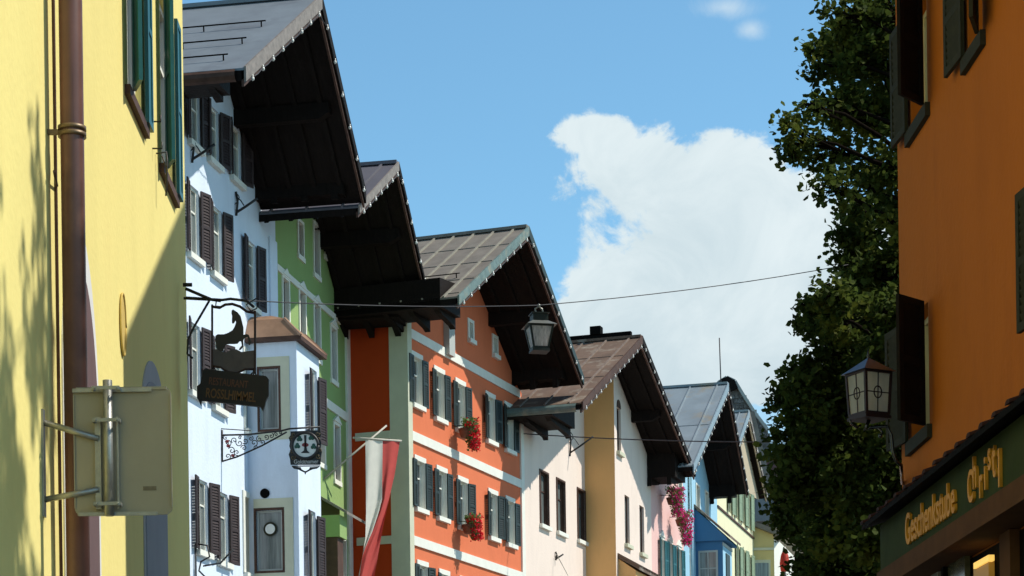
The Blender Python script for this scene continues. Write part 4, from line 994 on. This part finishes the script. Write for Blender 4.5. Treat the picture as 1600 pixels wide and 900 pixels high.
text_mesh('Goldthamer', 0.135, silver_text, pnl, RS(459, 724.5, -0.004), (PI/2, 0, 0), xs=0.85, extrude=0.002)
mb = MB(); mb.tube([RS(456, 728.5), RS(500, 728)], 0.014, 5)
mb.prism([RS(x, y) for x, y in ((456,729),(470,730),(471,733),(477,736.5),(483,733),(484,730),(499,729),(495,732),(489,733),(484,735),(477,739),(470,735.5),(465,733),(459,732))], (0, 0.03, 0))
mb.tube([RS(477, 736), RS(477, 741)], 0.015, 5); mb.build('pendant', iron, rs)

# small iron candle brackets high on the white, pink walls
def iron_holder(f, px_, py_, sz, label):
    s_, z_ = f.px(px_, py_); p = f.world(s_, 0, z_); o = empty('wall_bracket', p, f.e.rotation_euler.z); tag(o, label, 'wall bracket', 'iron flag holders on the house walls')
    mb = MB(); mb.tube([(0, -0.03, 0.35*sz), (0.02, -0.06, 0), (0, -0.03, -0.45*sz)], 0.028, 6)
    mb.tube([(0, -0.03, -0.35*sz), (0.05, -0.35*sz, -0.15*sz), (0.1, -0.75*sz, 0.12*sz)], 0.03, 6)
    mb.tube([(0, -0.03, 0.2*sz), (0.02, -0.2*sz, 0.05*sz), (0.04, -0.3*sz, -0.12*sz)], 0.014, 5)
    mb.tube([(0.0, -0.04-0.1*sz*math.sin(k*.8), (0.3-k*0.08)*sz) for k in range(8)], 0.012, 5)
    mb.build('holder', iron, o)
iron_holder(WF, 367, 316, 0.7, 'iron flag holder in the shaded gable of the white house')
iron_holder(WF, 298, 232, 0.7, 'iron flag holder beside the topmost left shutters of the white house')
iron_holder(PF, 889, 690, 1.1, 'tall twisted iron flag holder on the pink wall beneath the rusty eave')
iron_holder(PF, 867, 868, 0.35, 'small iron bolt low on the pink wall below its windows')
s_, z_ = WF.px(304, 885); p = WF.world(s_, 0, z_); o = empty('sign_bracket', p, WF.e.rotation_euler.z); tag(o, 'curly iron bracket below the lowest shutters of the white house', 'wall bracket')
mb = MB(); mb.tube([(0, -0.03, 0.5), (0, -0.03, -0.6)], 0.02, 6); mb.tube([(0, -0.04, 0.5), (0, -0.3, 0.45), (0, -0.35, 0.2), (0, -0.15, 0.1), (0, -0.1, -0.1), (0, -0.4, -0.4)], 0.02, 6)
mb.tube([(0, -0.2, 0.0), (0, -0.6, 0.05), (0, -0.9, 0.35)], 0.02, 6); mb.build('scroll', iron, o)

# ------------------------------------------------------------------ banner on its pole
Yb = 60.6
bn = empty('red_white_banner', (at(600, 690, Yb).x, Yb, 0)); tag(bn, 'red and white banner hanging twisted from a pole before the dark red wall', 'flag')
bx0 = bn.location.x
def BN(px, py, dy=0): dy = dy+(px-598)*0.014; p = at(px, py, Yb+dy); return Vector((p.x-bx0, p.y-Yb, p.z))
s_, z_ = GF.px(506, 748); gpp = GF.world(s_, 0, z_); gl = gpp-bn.location
mb = MB(); mb.tube([gl, BN(604, 665)], 0.026, 8).build('pole', mat('pale_wood_pole', (0.45, 0.42, 0.35), 0.6, 0.1, 5), bn)
mb = MB(); mb.tube([BN(552, 684), BN(627, 689)], 0.03, 8).build('crossbar', mat('pale_wood_pole', (0.4, .4, .4)), bn)
def interp(tab, y):
    for (y0, v0), (y1, v1) in zip(tab, tab[1:]):
        if y <= y1: return v0+(v1-v0)*(y-y0)/(y1-y0)
    return tab[-1][1]
lw = [(688, 571), (800, 572), (840, 571), (870, 566), (900, 560), (960, 548), (1010, 545)]
mw_ = [(688, 598), (780, 597), (800, 592), (830, 582), (855, 571), (870, 566), (1010, 545)]
rw = [(688, 625), (740, 617), (780, 608), (820, 599), (860, 592), (900, 585), (960, 574), (1010, 568)]
def strip(t0, t1, m_, nm, seed, ff):
    mb = MB(); nu, nv = 14, 70; idx = {}
    for j in range(nv+1):
        py_ = 688+j*(1010-688)/nv; a, b = interp(t0, py_), interp(t1, py_)
        for i in range(nu+1):
            u = i/nu; px_ = a+(b-a)*u; k = (py_-688)/300
            dy_ = 0.05*math.sin(u*7+seed+py_*0.012)*(0.5+k) + 0.05*k*math.sin(u*13+py_*0.03*ff)
            idx[(i, j)] = len(mb.v); mb.v.append(tuple(BN(px_, py_, dy_)))
    for j in range(nv):
        for i in range(nu):
            mb.f.append((idx[(i, j)], idx[(i+1, j)], idx[(i+1, j+1)], idx[(i, j+1)])); mb.sm.append(True)
    return mb.build(nm, m_, bn)
strip(lw, mw_, flag_white, 'white_cloth', 0.4, 1.0); strip(mw_, rw, flag_red, 'red_cloth', 5.0, 2.2)

# ------------------------------------------------------------------ flower baskets
def basket(name, f, px_, py_, n, R_, H_, fl, label, drop=0.0, ov=0.45, grp=None, lean=0.0):
    s_, z_ = f.px(px_, py_, ov*0.8); p = f.world(s_, ov, z_); o = empty(name, p, f.e.rotation_euler.z); tag(o, label, 'flowers', grp)
    mb = MB(); mb.tube([(0, 0.1, -0.25), (0, 0.1, 0.0)], [0.16, 0.24], 12).build('pot', pot_m, o)
    MB().tube([(0, ov, 0.12), (0, 0.1, 0.10), (0, 0.1, -0.05)], 0.014, 6).build('hook', iron, o)
    lf = MB(); fm_ = MB(); rnd = random.Random(px_)
    for k in range(n):
        t = rnd.random(); th = rnd.random()*2*PI; rr = R_*math.sqrt(rnd.random())*(1-0.45*t)
        c = Vector((rr*math.cos(th)+lean*t, rr*0.75*math.sin(th)-0.05*t, 0.22*(1-t)*R_/0.3-H_*t**1.3+rnd.uniform(-.06, .06)))
        a = Vector((rnd.gauss(0, 1), rnd.gauss(0, 1), rnd.gauss(0, 1))).normalized(); b = a.orthogonal().normalized(); sz = rnd.uniform(0.03, 0.055)
        if rnd.random() < (0.10 if fl is red_fl else 0.2)+0.28*t:
            c.y -= 0.05
            for q in range(4):
                e = c+Vector((rnd.gauss(0, .028), rnd.gauss(0, .028), rnd.gauss(0, .028))); a = Vector((rnd.gauss(0, 1), rnd.gauss(0, 1), rnd.gauss(0, 1))).normalized(); b = a.orthogonal().normalized(); cc_ = a.cross(b)
                fm_.poly([e+b*.03, e+cc_*.03, e-b*.03, e-cc_*.03])
        else:
            cc_ = a.cross(b); lf.poly([c+b*sz, c+cc_*sz*.8, c-b*sz, c-cc_*sz*.8])
    lf.build('foliage', leaf_fl, o); fm_.build('blossoms', fl, o)
GR = 'flower baskets hanging below house windows'
basket('flower_basket', OF, 729, 670, 1000, 0.34, 0.58, red_fl, 'red geranium basket below the upper middle window of the orange house', grp=GR, lean=0.14)
basket('flower_basket', OF, 734, 820, 900, 0.33, 0.40, red_fl, 'red geranium basket below the lower middle window of the orange house', grp=GR, lean=0.10)
basket('flower_basket', RF, 1050, 778, 900, 0.5, 0.65, magenta_fl, 'upper magenta flower cascade beside the narrow rose house', ov=0.55, grp=GR, lean=0.15)
basket('flower_basket', RF, 1064, 812, 900, 0.45, 0.95, magenta_fl, 'lower magenta flower cascade beside the narrow rose house', ov=0.55, grp=GR, lean=0.15)

# ------------------------------------------------------------------ right building with shop
dR = -vpdir(708)
RB = Fac('rust_orange_house', (4.6-0.0263*0, 0), dR, 'rust orange house front at far right in shade with open dark shutters', 'house')
rC = RB.px(1406, 500)[0]
def rz(x, y, o=0): return RB.px(x, y, o)
rN = -14.6
def rwin(xf, xn, yt, yb_, aF, aN, mF, mN, swid=0.55, swn=0.42):
    sf, zb1 = rz(xf, yb_); _, zt1 = rz(xf, yt); sn = rz(xn, yb_)[0]
    w_ = sn-sf; h_ = zt1-zb1
    o = window(RB, (sf+sn)/2, zb1, w_, h_, frame_m=trim_cream, pane_m=glass, sill=shut_grey, sillp=0.05, bars=(1, 0), rev=0.18)
    if aF is not None: shutter(mF, swid, h_, o, (-w_/2, -0.05, 0), PI+rad(aF))
    if aN is not None: shutter(mN, swn, h_, o, (w_/2, -0.05, 0), -rad(aN))
rwin(1425, 1453, 500, 690, 9, 46, shut_grey, shut_black)
rwin(1424, 1450, 20, 205, 3, 42, shut_grey, shut_black)
rwin(1513, 1536, -90, 88, 3, 20, shut_grey, shut_grey)
rwin(1640, 1678, 268, 495, 5, 20, shut_grey, shut_grey)
zcan = rz(1405, 790)[1]
wall(RB, rust_st, [(rC, 0), (rN, 0), (rN, 11.2), (-19.3, 11.2), (-19.3, 13.4), (rC, 15.2)], 8.0)  # stepped upper part is out of view, shaped to cast the yellow wall's shadow
mb = MB(); mb.prism([(-19.15, -1.0, 13.95), (-21.3, -1.0, 15.15), (-24.2, -1.0, 16.75), (-24.2, -1.0, 16.5), (-19.15, -1.0, 13.7)], (0, 9.5, 0)); mb.build('roof', metal_rust, RB.e)  # unseen slab pitched so its edge throws the diagonal shade across the street
mb = MB(); mb.box((rN+0.4, -0.6, 11.21), (-19.29, 8, 11.35)); mb.build('unseen_lower_roof', metal_rust, RB.e)  # kept low and out of view so the wing's shadow stays short
# canopy over the shop sign
oC = 0.30
ce, zce = rz(1375, 826, oC); ce0, zc0 = rz(1366, 822, oC+0.12)
zt0 = rz(1376, 820, oC)[1]
mb = MB(); mb.prism([(ce-0.12, -oC-0.16, zt0+0.02), (ce-0.12, -oC-0.16, zt0-0.03), (ce-0.12, -0.002, zt0+0.13), (ce-0.12, -0.002, zt0+0.20)], (rN-ce+0.1, 0, 0)); cn = mb.build('canopy', wood_black, RB.e)
mb = MB(); x = ce-0.05
while x < rN:
    if x < ce:
        mb.prism([(0.075*math.cos(PI*k/6), -oC-0.175, 0.02+0.036*math.sin(PI*k/6)) for k in range(7)], (0, oC+0.186, 0.165)); tile0 = mb.build('roof_tile', tile_m, cn, (x, 0, zt0))
    else: link_copy(tile0, cn, (x, 0, zt0+random.uniform(-0.004, 0.008)))
    x += 0.42
zbd = rz(1378, 893, oC)[1]; ztr = rz(1409, 900, oC+0.03)[1]+0.02
ss = empty('shop_sign', RB.world(ce, oC, 0), RB.e.rotation_euler.z); tag(ss, 'long green shop sign board with gold lettering on the rust orange house', 'shop sign')
Ls = rN-ce
mb = MB(); mb.box((0, 0, zbd), (Ls, oC-0.004, zt0-0.004)); sb = mb.build('board', sign_green, ss)
mb = MB(); mb.box((-0.02, -0.035, ztr), (Ls, oC-0.004, zbd-0.003)); mb.box((-0.03, -0.055, ztr-0.035), (Ls, oC-0.004, ztr-0.003)); mb.build('lower_trim', sign_brown, ss)
def sgn(px_, py_): 
    a, z = rz(px_, py_, oC); return a-ce, z
a, z = sgn(1418, 852)
a2, z2 = sgn(1496, 802)
tm = text_mesh('Geschenkstube', 0.35, gold, sb, (a, -0.012, z), (PI/2, 0, 0), extrude=0.012)
wd = max(v.co.x for v in tm.data.vertices); tm.scale = ((a2-a)/wd, 1.15, 1)
for ch, px_, py_, sz_ in (('C', 1516, 787, 0.37), ('h', 1524, 764, 0.37), ('r', 1534, 778, 0.37), ('i', 1542, 765, 0.39), ('s', 1548, 735, 0.35), ('t', 1555, 746, 0.42), ('l', 1564, 761, 0.42)):
    a, z = sgn(px_, py_); text_mesh(ch, sz_, gold, sb, (a, -0.012, z), (PI/2, 0, 0), extrude=0.014, xs=0.8)
# shop front below: dark recess, posts, lit lamps
mb = MB(); mb.box((rC+0.15, -0.02, 0.1), (rN-0.2, -0.003, ztr-0.06)); shf = mb.build('shop_front', wood_black, RB.e)
def post(px_, w_, m_, o_):
    a = rz(px_, 890, o_)[0]; MB().box((a, -o_, 0.1), (a+w_, -0.021, ztr-0.045)).build('shop_post', m_, shf)
post(1470, 0.10, wood_black, 0.12); post(1562, 0.34, sign_brown, 0.10)
def boxat(x0, y0, x1, y1, m_, nm, o_=0.03, dpt=0.05):
    a, zt1 = rz(x0, y0, o_); b = rz(x1, y0, o_)[0]; zb1 = rz(x0, y1, o_)[1]; MB().box((a, -o_-dpt, zb1), (b, -o_, zt1)).build(nm, m_, shf)
boxat(1489, 884, 1516, 960, mat('display_glass', (0.11, 0.11, 0.07), 0.15, 0.5, 8), 'display_window')
boxat(1530, 889, 1554, 960, lit_inside, 'lit_display'); boxat(1530, 880, 1554, 889, lamp_lit, 'lamp_tube', 0.05)
boxat(1455, 893, 1474, 960, mat('pale_display', (0.35, 0.38, 0.36), 0.2, 0.3, 5), 'display_window')

# ------------------------------------------------------------------ lanterns
def lantern_geo(root, W1, W2, Hb, roof_h, capw, gm, frame_m, rot=0.0, bars=True, eave=1.27):
    """tapered four-sided lantern: glass from z=0 (width W2) up to Hb (width W1), roof above"""
    c4 = lambda w_, z: [(w_/2*sx, w_/2*sy, z) for sx, sy in ((-1, -1), (1, -1), (1, 1), (-1, 1))]
    B_, T_ = c4(W2, 0), c4(W1, Hb)
    gl = MB()
    for k in range(4): gl.poly([B_[k], B_[(k+1) % 4], T_[(k+1) % 4], T_[k]])
    fr = MB()
    for k in range(4):
        fr.beam(B_[k], T_[k], 0.026, 0.026); fr.beam(B_[k], B_[(k+1) % 4], 0.028, 0.03); fr.beam(T_[k], T_[(k+1) % 4], 0.03, 0.03)
        if bars:
            a, b = Vector(B_[k]), Vector(B_[(k+1) % 4]); c, d = Vector(T_[(k+1) % 4]), Vector(T_[k]); m0, m1 = (a+b)/2, (c+d)/2; l0, l1 = (a+d)/2, (b+c)/2
            fr.beam(m0, m1, 0.009, 0.012); fr.beam(l0, l1, 0.012, 0.009); ce_ = (m0+m1)/2; n_ = (b-a).normalized(); up = (m1-m0).normalized()
            fr.tube([ce_+(n_*math.cos(2*PI*q/16)+up*math.sin(2*PI*q/16)*1.25)*0.045 for q in range(17)], 0.007, 5)
    fr.box((-W2/2-0.02, -W2/2-0.02, -0.045), (W2/2+0.02, W2/2+0.02, -0.016))
    g_ = gl.build('glass', gm, root, rz=rot); f_o = fr.build('frame', frame_m, root, rz=rot)
    rm = MB(); e = W1*eave; R0 = c4(e, Hb+0.005); R1 = c4(capw, Hb+roof_h)
    for k in range(4): rm.poly([R0[k], R0[(k+1) % 4], R1[(k+1) % 4], R1[k]])
    rm.poly(list(reversed(R0))); rm.poly(R1)
    return rm, Hb+roof_h
roofmetal = mat('lantern_roof_sheet', (0.10, 0.105, 0.11), 0.28, 0.3, 9, metal=0.7)
pl_ = at(1358, 649, 21.6)
lw_ = empty('wall_lantern', pl_); tag(lw_, 'four sided glass street lantern on a curled arm at the rust orange corner', 'lantern')
rm, zt_ = lantern_geo(lw_, 0.300, 0.262, 0.40, 0.15, 0.02, glass_lantern, iron_red, rot=rad(28))
rm.tube([(0, 0, zt_-0.01), (0, 0, zt_+0.03)], 0.012, 8); rm.build('roof', roofmetal, lw_, rz=rad(28))
MB().tube([(0, 0, zt_+0.02), (0, 0, zt_+0.035), (0, 0, zt_+0.09)], [0.016, 0.011, 0.002], 8).build('finial', roofmetal, lw_)
cw = RB.world(rC+0.02, 0, 0); 
def WL(px_, py_, Y_=21.6): return at(px_, py_, Y_)-pl_
mb = MB(); mb.tube([(0, 0, -0.04), WL(1352, 672), WL(1362, 668), WL(1386, 666), WL(1393, 680), WL(1395, 705), WL(1400, 720), WL(1408, 727), (RB.world(rC+0.06, 0.01, 0)-pl_).to_2d().to_3d()+Vector((0, 0, WL(1409, 728).z))], 0.018, 8)
mb.ball(WL(1376, 681), 0.022); mb.tube([WL(1345, 664), WL(1338, 668), WL(1330, 662), WL(1328, 656)], 0.012, 6); mb.tube([WL(1372, 668), WL(1378, 674), WL(1377, 682)], 0.010, 6)
mb.build('arm', mat('glossy_black_iron', (0.012, 0.012, 0.012), 0.25, 0.1, 5, spec=0.7), lw_)

YL = 30.0
ph = at(843, 545, YL)
lh = empty('hanging_lantern', ph); tag(lh, 'four sided glass lantern with flared lid hanging on a wire over the street', 'lantern')
sc1 = YL/F_PX
rm, zt_ = lantern_geo(lh, 36*sc1/1.0, 23*sc1, 34*sc1, 8*sc1, 24*sc1, glass_hang, shut_dark, rot=rad(12), bars=False, eave=1.32)
rm.build('lid', mat('pale_zinc_lid', (0.20, 0.215, 0.20), 0.4, 0.15, 8, metal=0.3), lh, rz=rad(12))
mb = MB(); mb.box((-12*sc1, -12*sc1, zt_+0.002), (12*sc1, 12*sc1, zt_+11*sc1)); mb.box((-14*sc1, -14*sc1, zt_+11.2*sc1), (14*sc1, 14*sc1, zt_+12.5*sc1)); mb.build('vent_collar', shut_dark, lh, rz=rad(12))
mb = MB(); mb.tube([(0, 0, zt_+12.5*sc1), (-5*sc1, 0, zt_+16*sc1), (-6*sc1, 0, zt_+21*sc1), (0, 0, zt_+24*sc1), (5*sc1, 0, zt_+20*sc1), (6*sc1, 0, zt_+14*sc1)], 0.011, 6)
mb.ball((0, 0, zt_+26*sc1), 0.02); mb.build('hook', galv, lh)
MB().ball((0, 0, 14*sc1), 0.045, 8, 6, (1, 1, 1.6)).build('bulb', mat('amber_bulb', (0.5, 0.2, 0.08), 0.3), lh)
hk = ph+Vector((0, 0, zt_+26*sc1))
def sag(a, b, n, s_): return [a.lerp(b, k/n)-Vector((0, 0, s_*4*(k/n)*(1-k/n))) for k in range(n+1)]
w0 = YF.world(yE-0.02, 0.0, 0); w0.z = at(291, 464, w0.y).z
mb = MB(); mb.tube(sag(w0, hk, 12, 0.05)+sag(hk, at(1450, 388, 36.0), 12, 0.10)[1:], 0.0065, 5)
tag(mb.build('overhead_wire', wire_m), 'thin dark wire crossing the street and carrying the hanging lantern', 'wire')
pA = OF.world(sE, 0.05, OF.px(820, 680)[1]); mb = MB(); mb.tube(sag(pA, at(1300, 690, 66), 12, 0.1), 0.018, 5)
tag(mb.build('overhead_wire', wire_m), 'lower thin wire running from the orange house past the pink gable', 'wire')
s_, z_ = PF.px(865, 866); pA = PF.world(s_, 0.1, z_); tag(MB().tube([pA, pA+Vector((1.0, -0.5, -2.0))], 0.014, 5).build('stay_wire', galv), 'short slanting stay wire low on the pink wall', 'wire')

# red sunshades seen under the tree
for k, (px_, py_, r_, lb_) in enumerate(((1226, 872, 8, 'orange red folded sunshade under the lower left edge of the tree'), (1243, 880, 4, 'smaller red sunshade tip deeper under the tree'))):
    p = at(px_, py_, 70); o = empty('sunshade', (p.x, 70, 0)); tag(o, lb_, 'sunshade', 'red sunshades beyond the tree')
    rr = r_*70/F_PX; mb = MB(); mb.tube([(0, 0, p.z-rr*2.6), (0, 0, p.z-rr), (0, 0, p.z+rr*0.5), (0, 0, p.z+rr*2.0)], [rr*0.8, rr*1.0, rr*0.75, 0.02], 8).build('cloth', awning_red, o)
    MB().tube([(0, 0, 0), (0, 0, p.z+rr*2.2)], 0.03, 8).build('pole', galv, o)

# ------------------------------------------------------------------ trees
def tree(name, label, base, trunk_r, blobs, per_area, leaf, seed, tw_n=14, sp0_=0.075, lim=None, cat='tree', group=None):
    """blobs: (centre, radius) leaf masses; limbs run from the trunk into each"""
    rnd = random.Random(seed); o = empty(name, base); tag(o, label, cat, group); base = Vector(base)
    br = MB(); tops = max(b[0].z for b in blobs); th = min(b[0].z for b in blobs)-base.z
    br.tube([(0, 0, 0), (0, 0, 0.01)], trunk_r*1.1, 10)
    axis = [Vector((0, 0, 0)), Vector((0.05, 0.03, th*0.5)), Vector((0.1, 0.0, th)), Vector((0.0, 0.1, (th+tops-base.z)/2)), Vector((0.1, 0, tops-base.z))]
    br.tube(axis, [trunk_r, trunk_r*0.8, trunk_r*0.65, trunk_r*0.4, trunk_r*0.1], 10)
    def onaxis(z):
        z = max(0.5, min(z, axis[-1].z-0.1))
        for a, b in zip(axis, axis[1:]):
            if z <= b.z: return a.lerp(b, (z-a.z)/(b.z-a.z))
    lf = MB(); V_, F_ = lf.v, lf.f
    for bb in blobs:
        c, r = bb[0], bb[1]; df = bb[2] if len(bb) > 2 else 1.0
        lc = c-base; s0 = onaxis(lc.z-r*1.2); mid = s0.lerp(lc, 0.5)+Vector((rnd.uniform(-.1, .1), rnd.uniform(-.1, .1), -0.1*r))
        br.tube([s0, s0.lerp(mid, 0.5)+Vector((rnd.uniform(-.12, .12), rnd.uniform(-.12, .12), rnd.uniform(-.15, .1))), mid, mid.lerp(lc, 0.5)+Vector((0, 0, rnd.uniform(0, .12))), lc], [trunk_r*0.16, trunk_r*0.13, trunk_r*0.10, trunk_r*0.07, trunk_r*0.04], 6)
        tw = []
        for k in range(int(tw_n*(0.6+r))):
            dv = Vector((rnd.gauss(0, 1), rnd.gauss(0, 1), rnd.gauss(0, 1)*0.9)).normalized(); e = lc+dv*r*rnd.uniform(0.5, 1.12)
            tw.append(e); br.tube([lc.lerp(mid, rnd.random()*0.6), lc.lerp(e, 0.55)+Vector((0, 0, 0.05)), e], [trunk_r*0.06, trunk_r*0.04, 0.006], 4, cap=False)
        n = int(per_area*r*r*df)
        for k in range(n):
            t = rnd.choice(tw); sp = sp0_+0.07*r*rnd.choice((0.6, 1.0, 1.5))
            p = t+Vector((rnd.gauss(0, sp), rnd.gauss(0, sp), rnd.gauss(0, sp*0.8)))
            a = Vector((rnd.gauss(0, 1), rnd.gauss(0, 1), rnd.gauss(0, 1)+1.1)).normalized(); b = a.orthogonal().normalized()
            b.rotate(Matrix.Rotation(rnd.random()*6.28, 3, a)); c_ = a.cross(b); s_ = leaf*rnd.uniform(0.6, 1.25)
            i = len(V_)
            V_.extend([tuple(p+b*s_), tuple(p+c_*s_*0.62+b*s_*0.25-a*s_*0.15), tuple(p-b*s_*0.55+c_*s_*0.4), tuple(p-b*s_*0.55-c_*s_*0.4), tuple(p-c_*s_*0.62+b*s_*0.25-a*s_*0.15)])
            F_.append((i, i+1, i+2, i+3, i+4)); lf.sm.append(False)
    br.build('trunk', bark, o); lf.build('crown', leaf_m, o); return o
YT = 34.0
bl = []
rndt = random.Random(5)
for px_, py_, r_ in ((1330, 25, 48), (1390, 20, 60), (1310, 95, 48), (1370, 100, 60), (1300, 165, 45), (1350, 190, 55), (1262, 165, 24), (1250, 215, 40), (1300, 240, 48), (1380, 260, 42), (1350, 295, 40), (1300, 295, 32), (1345, 328, 27), (1392, 345, 40),
                     (1382, 430, 46), (1345, 425, 26), (1300, 458, 28), (1290, 490, 36), (1260, 480, 16), (1345, 500, 60), (1262, 510, 20), (1300, 555, 50), (1390, 560, 70), (1250, 600, 42), (1225, 625, 30), (1300, 630, 70), (1225, 690, 38), (1270, 715, 65), (1350, 690, 85),
                     (1235, 760, 46), (1215, 790, 22), (1290, 800, 70), (1370, 790, 80), (1260, 850, 42), (1320, 880, 70), (1390, 880, 70), (1445, 200, 70), (1440, 60, 70), (1450, 420, 80), (1440, 640, 80), (1425, 340, 45)):
    Yq = YT+rndt.uniform(-1.6, 1.6); bl.append((at(px_+(7 if py_ > 560 and px_ < 1270 else 0), py_, Yq), r_*Yq/F_PX*0.92, 0.46 if py_ < 400 else (0.8 if py_ < 560 else 1.0)))
for px_, py_, r_ in ((1392, 492, 42), (1372, 560, 40), (1400, 700, 55), (1405, 780, 60), (1385, 845, 55), (1345, 770, 55)):
    bl.append((at(px_, py_, YT-1.8), r_*(YT-1.8)/F_PX))
for px_, py_, r_ in ((1310, 760, 60), (1340, 840, 60), (1290, 690, 50), (1380, 730, 60), (1330, 600, 60), (1390, 850, 60), (1300, 870, 55), (1350, 930, 70), (1290, 930, 55), (1250, 820, 35), (1400, 480, 60), (1370, 620, 60), (1340, 700, 70)):
    Yq = YT+rndt.uniform(1.2, 2.6); bl.append((at(px_, py_, Yq), r_*Yq/F_PX))
for k in range(14):
    z = 5+k*0.8; bl.append((Vector((6.9+rndt.uniform(-1.0, 1.5), YT+rndt.uniform(0.5, 3.5), z)), 0.9))
tree('maple_tree', 'large dark leafy maple rising behind the wall lantern and rust orange house', (6.7, YT+0.4, 0), 0.32, bl, 6200, 0.068, 11, tw_n=15)
# a street tree beside the viewer whose leaves shade the yellow wall
bl = []
for k in range(26):
    bl.append((Vector((5.7+rndt.uniform(-1.2, 1.2), 14.0+rndt.uniform(-2.4, 1.5), 14.0+rndt.uniform(-2.8, 2.2))), rndt.uniform(0.4, 0.75)))
tree('maple_tree', 'street maple on the near right whose leaf shade falls on the yellow wall', (5.9, 12.6, 0), 0.2, bl, 800, 0.10, 12)
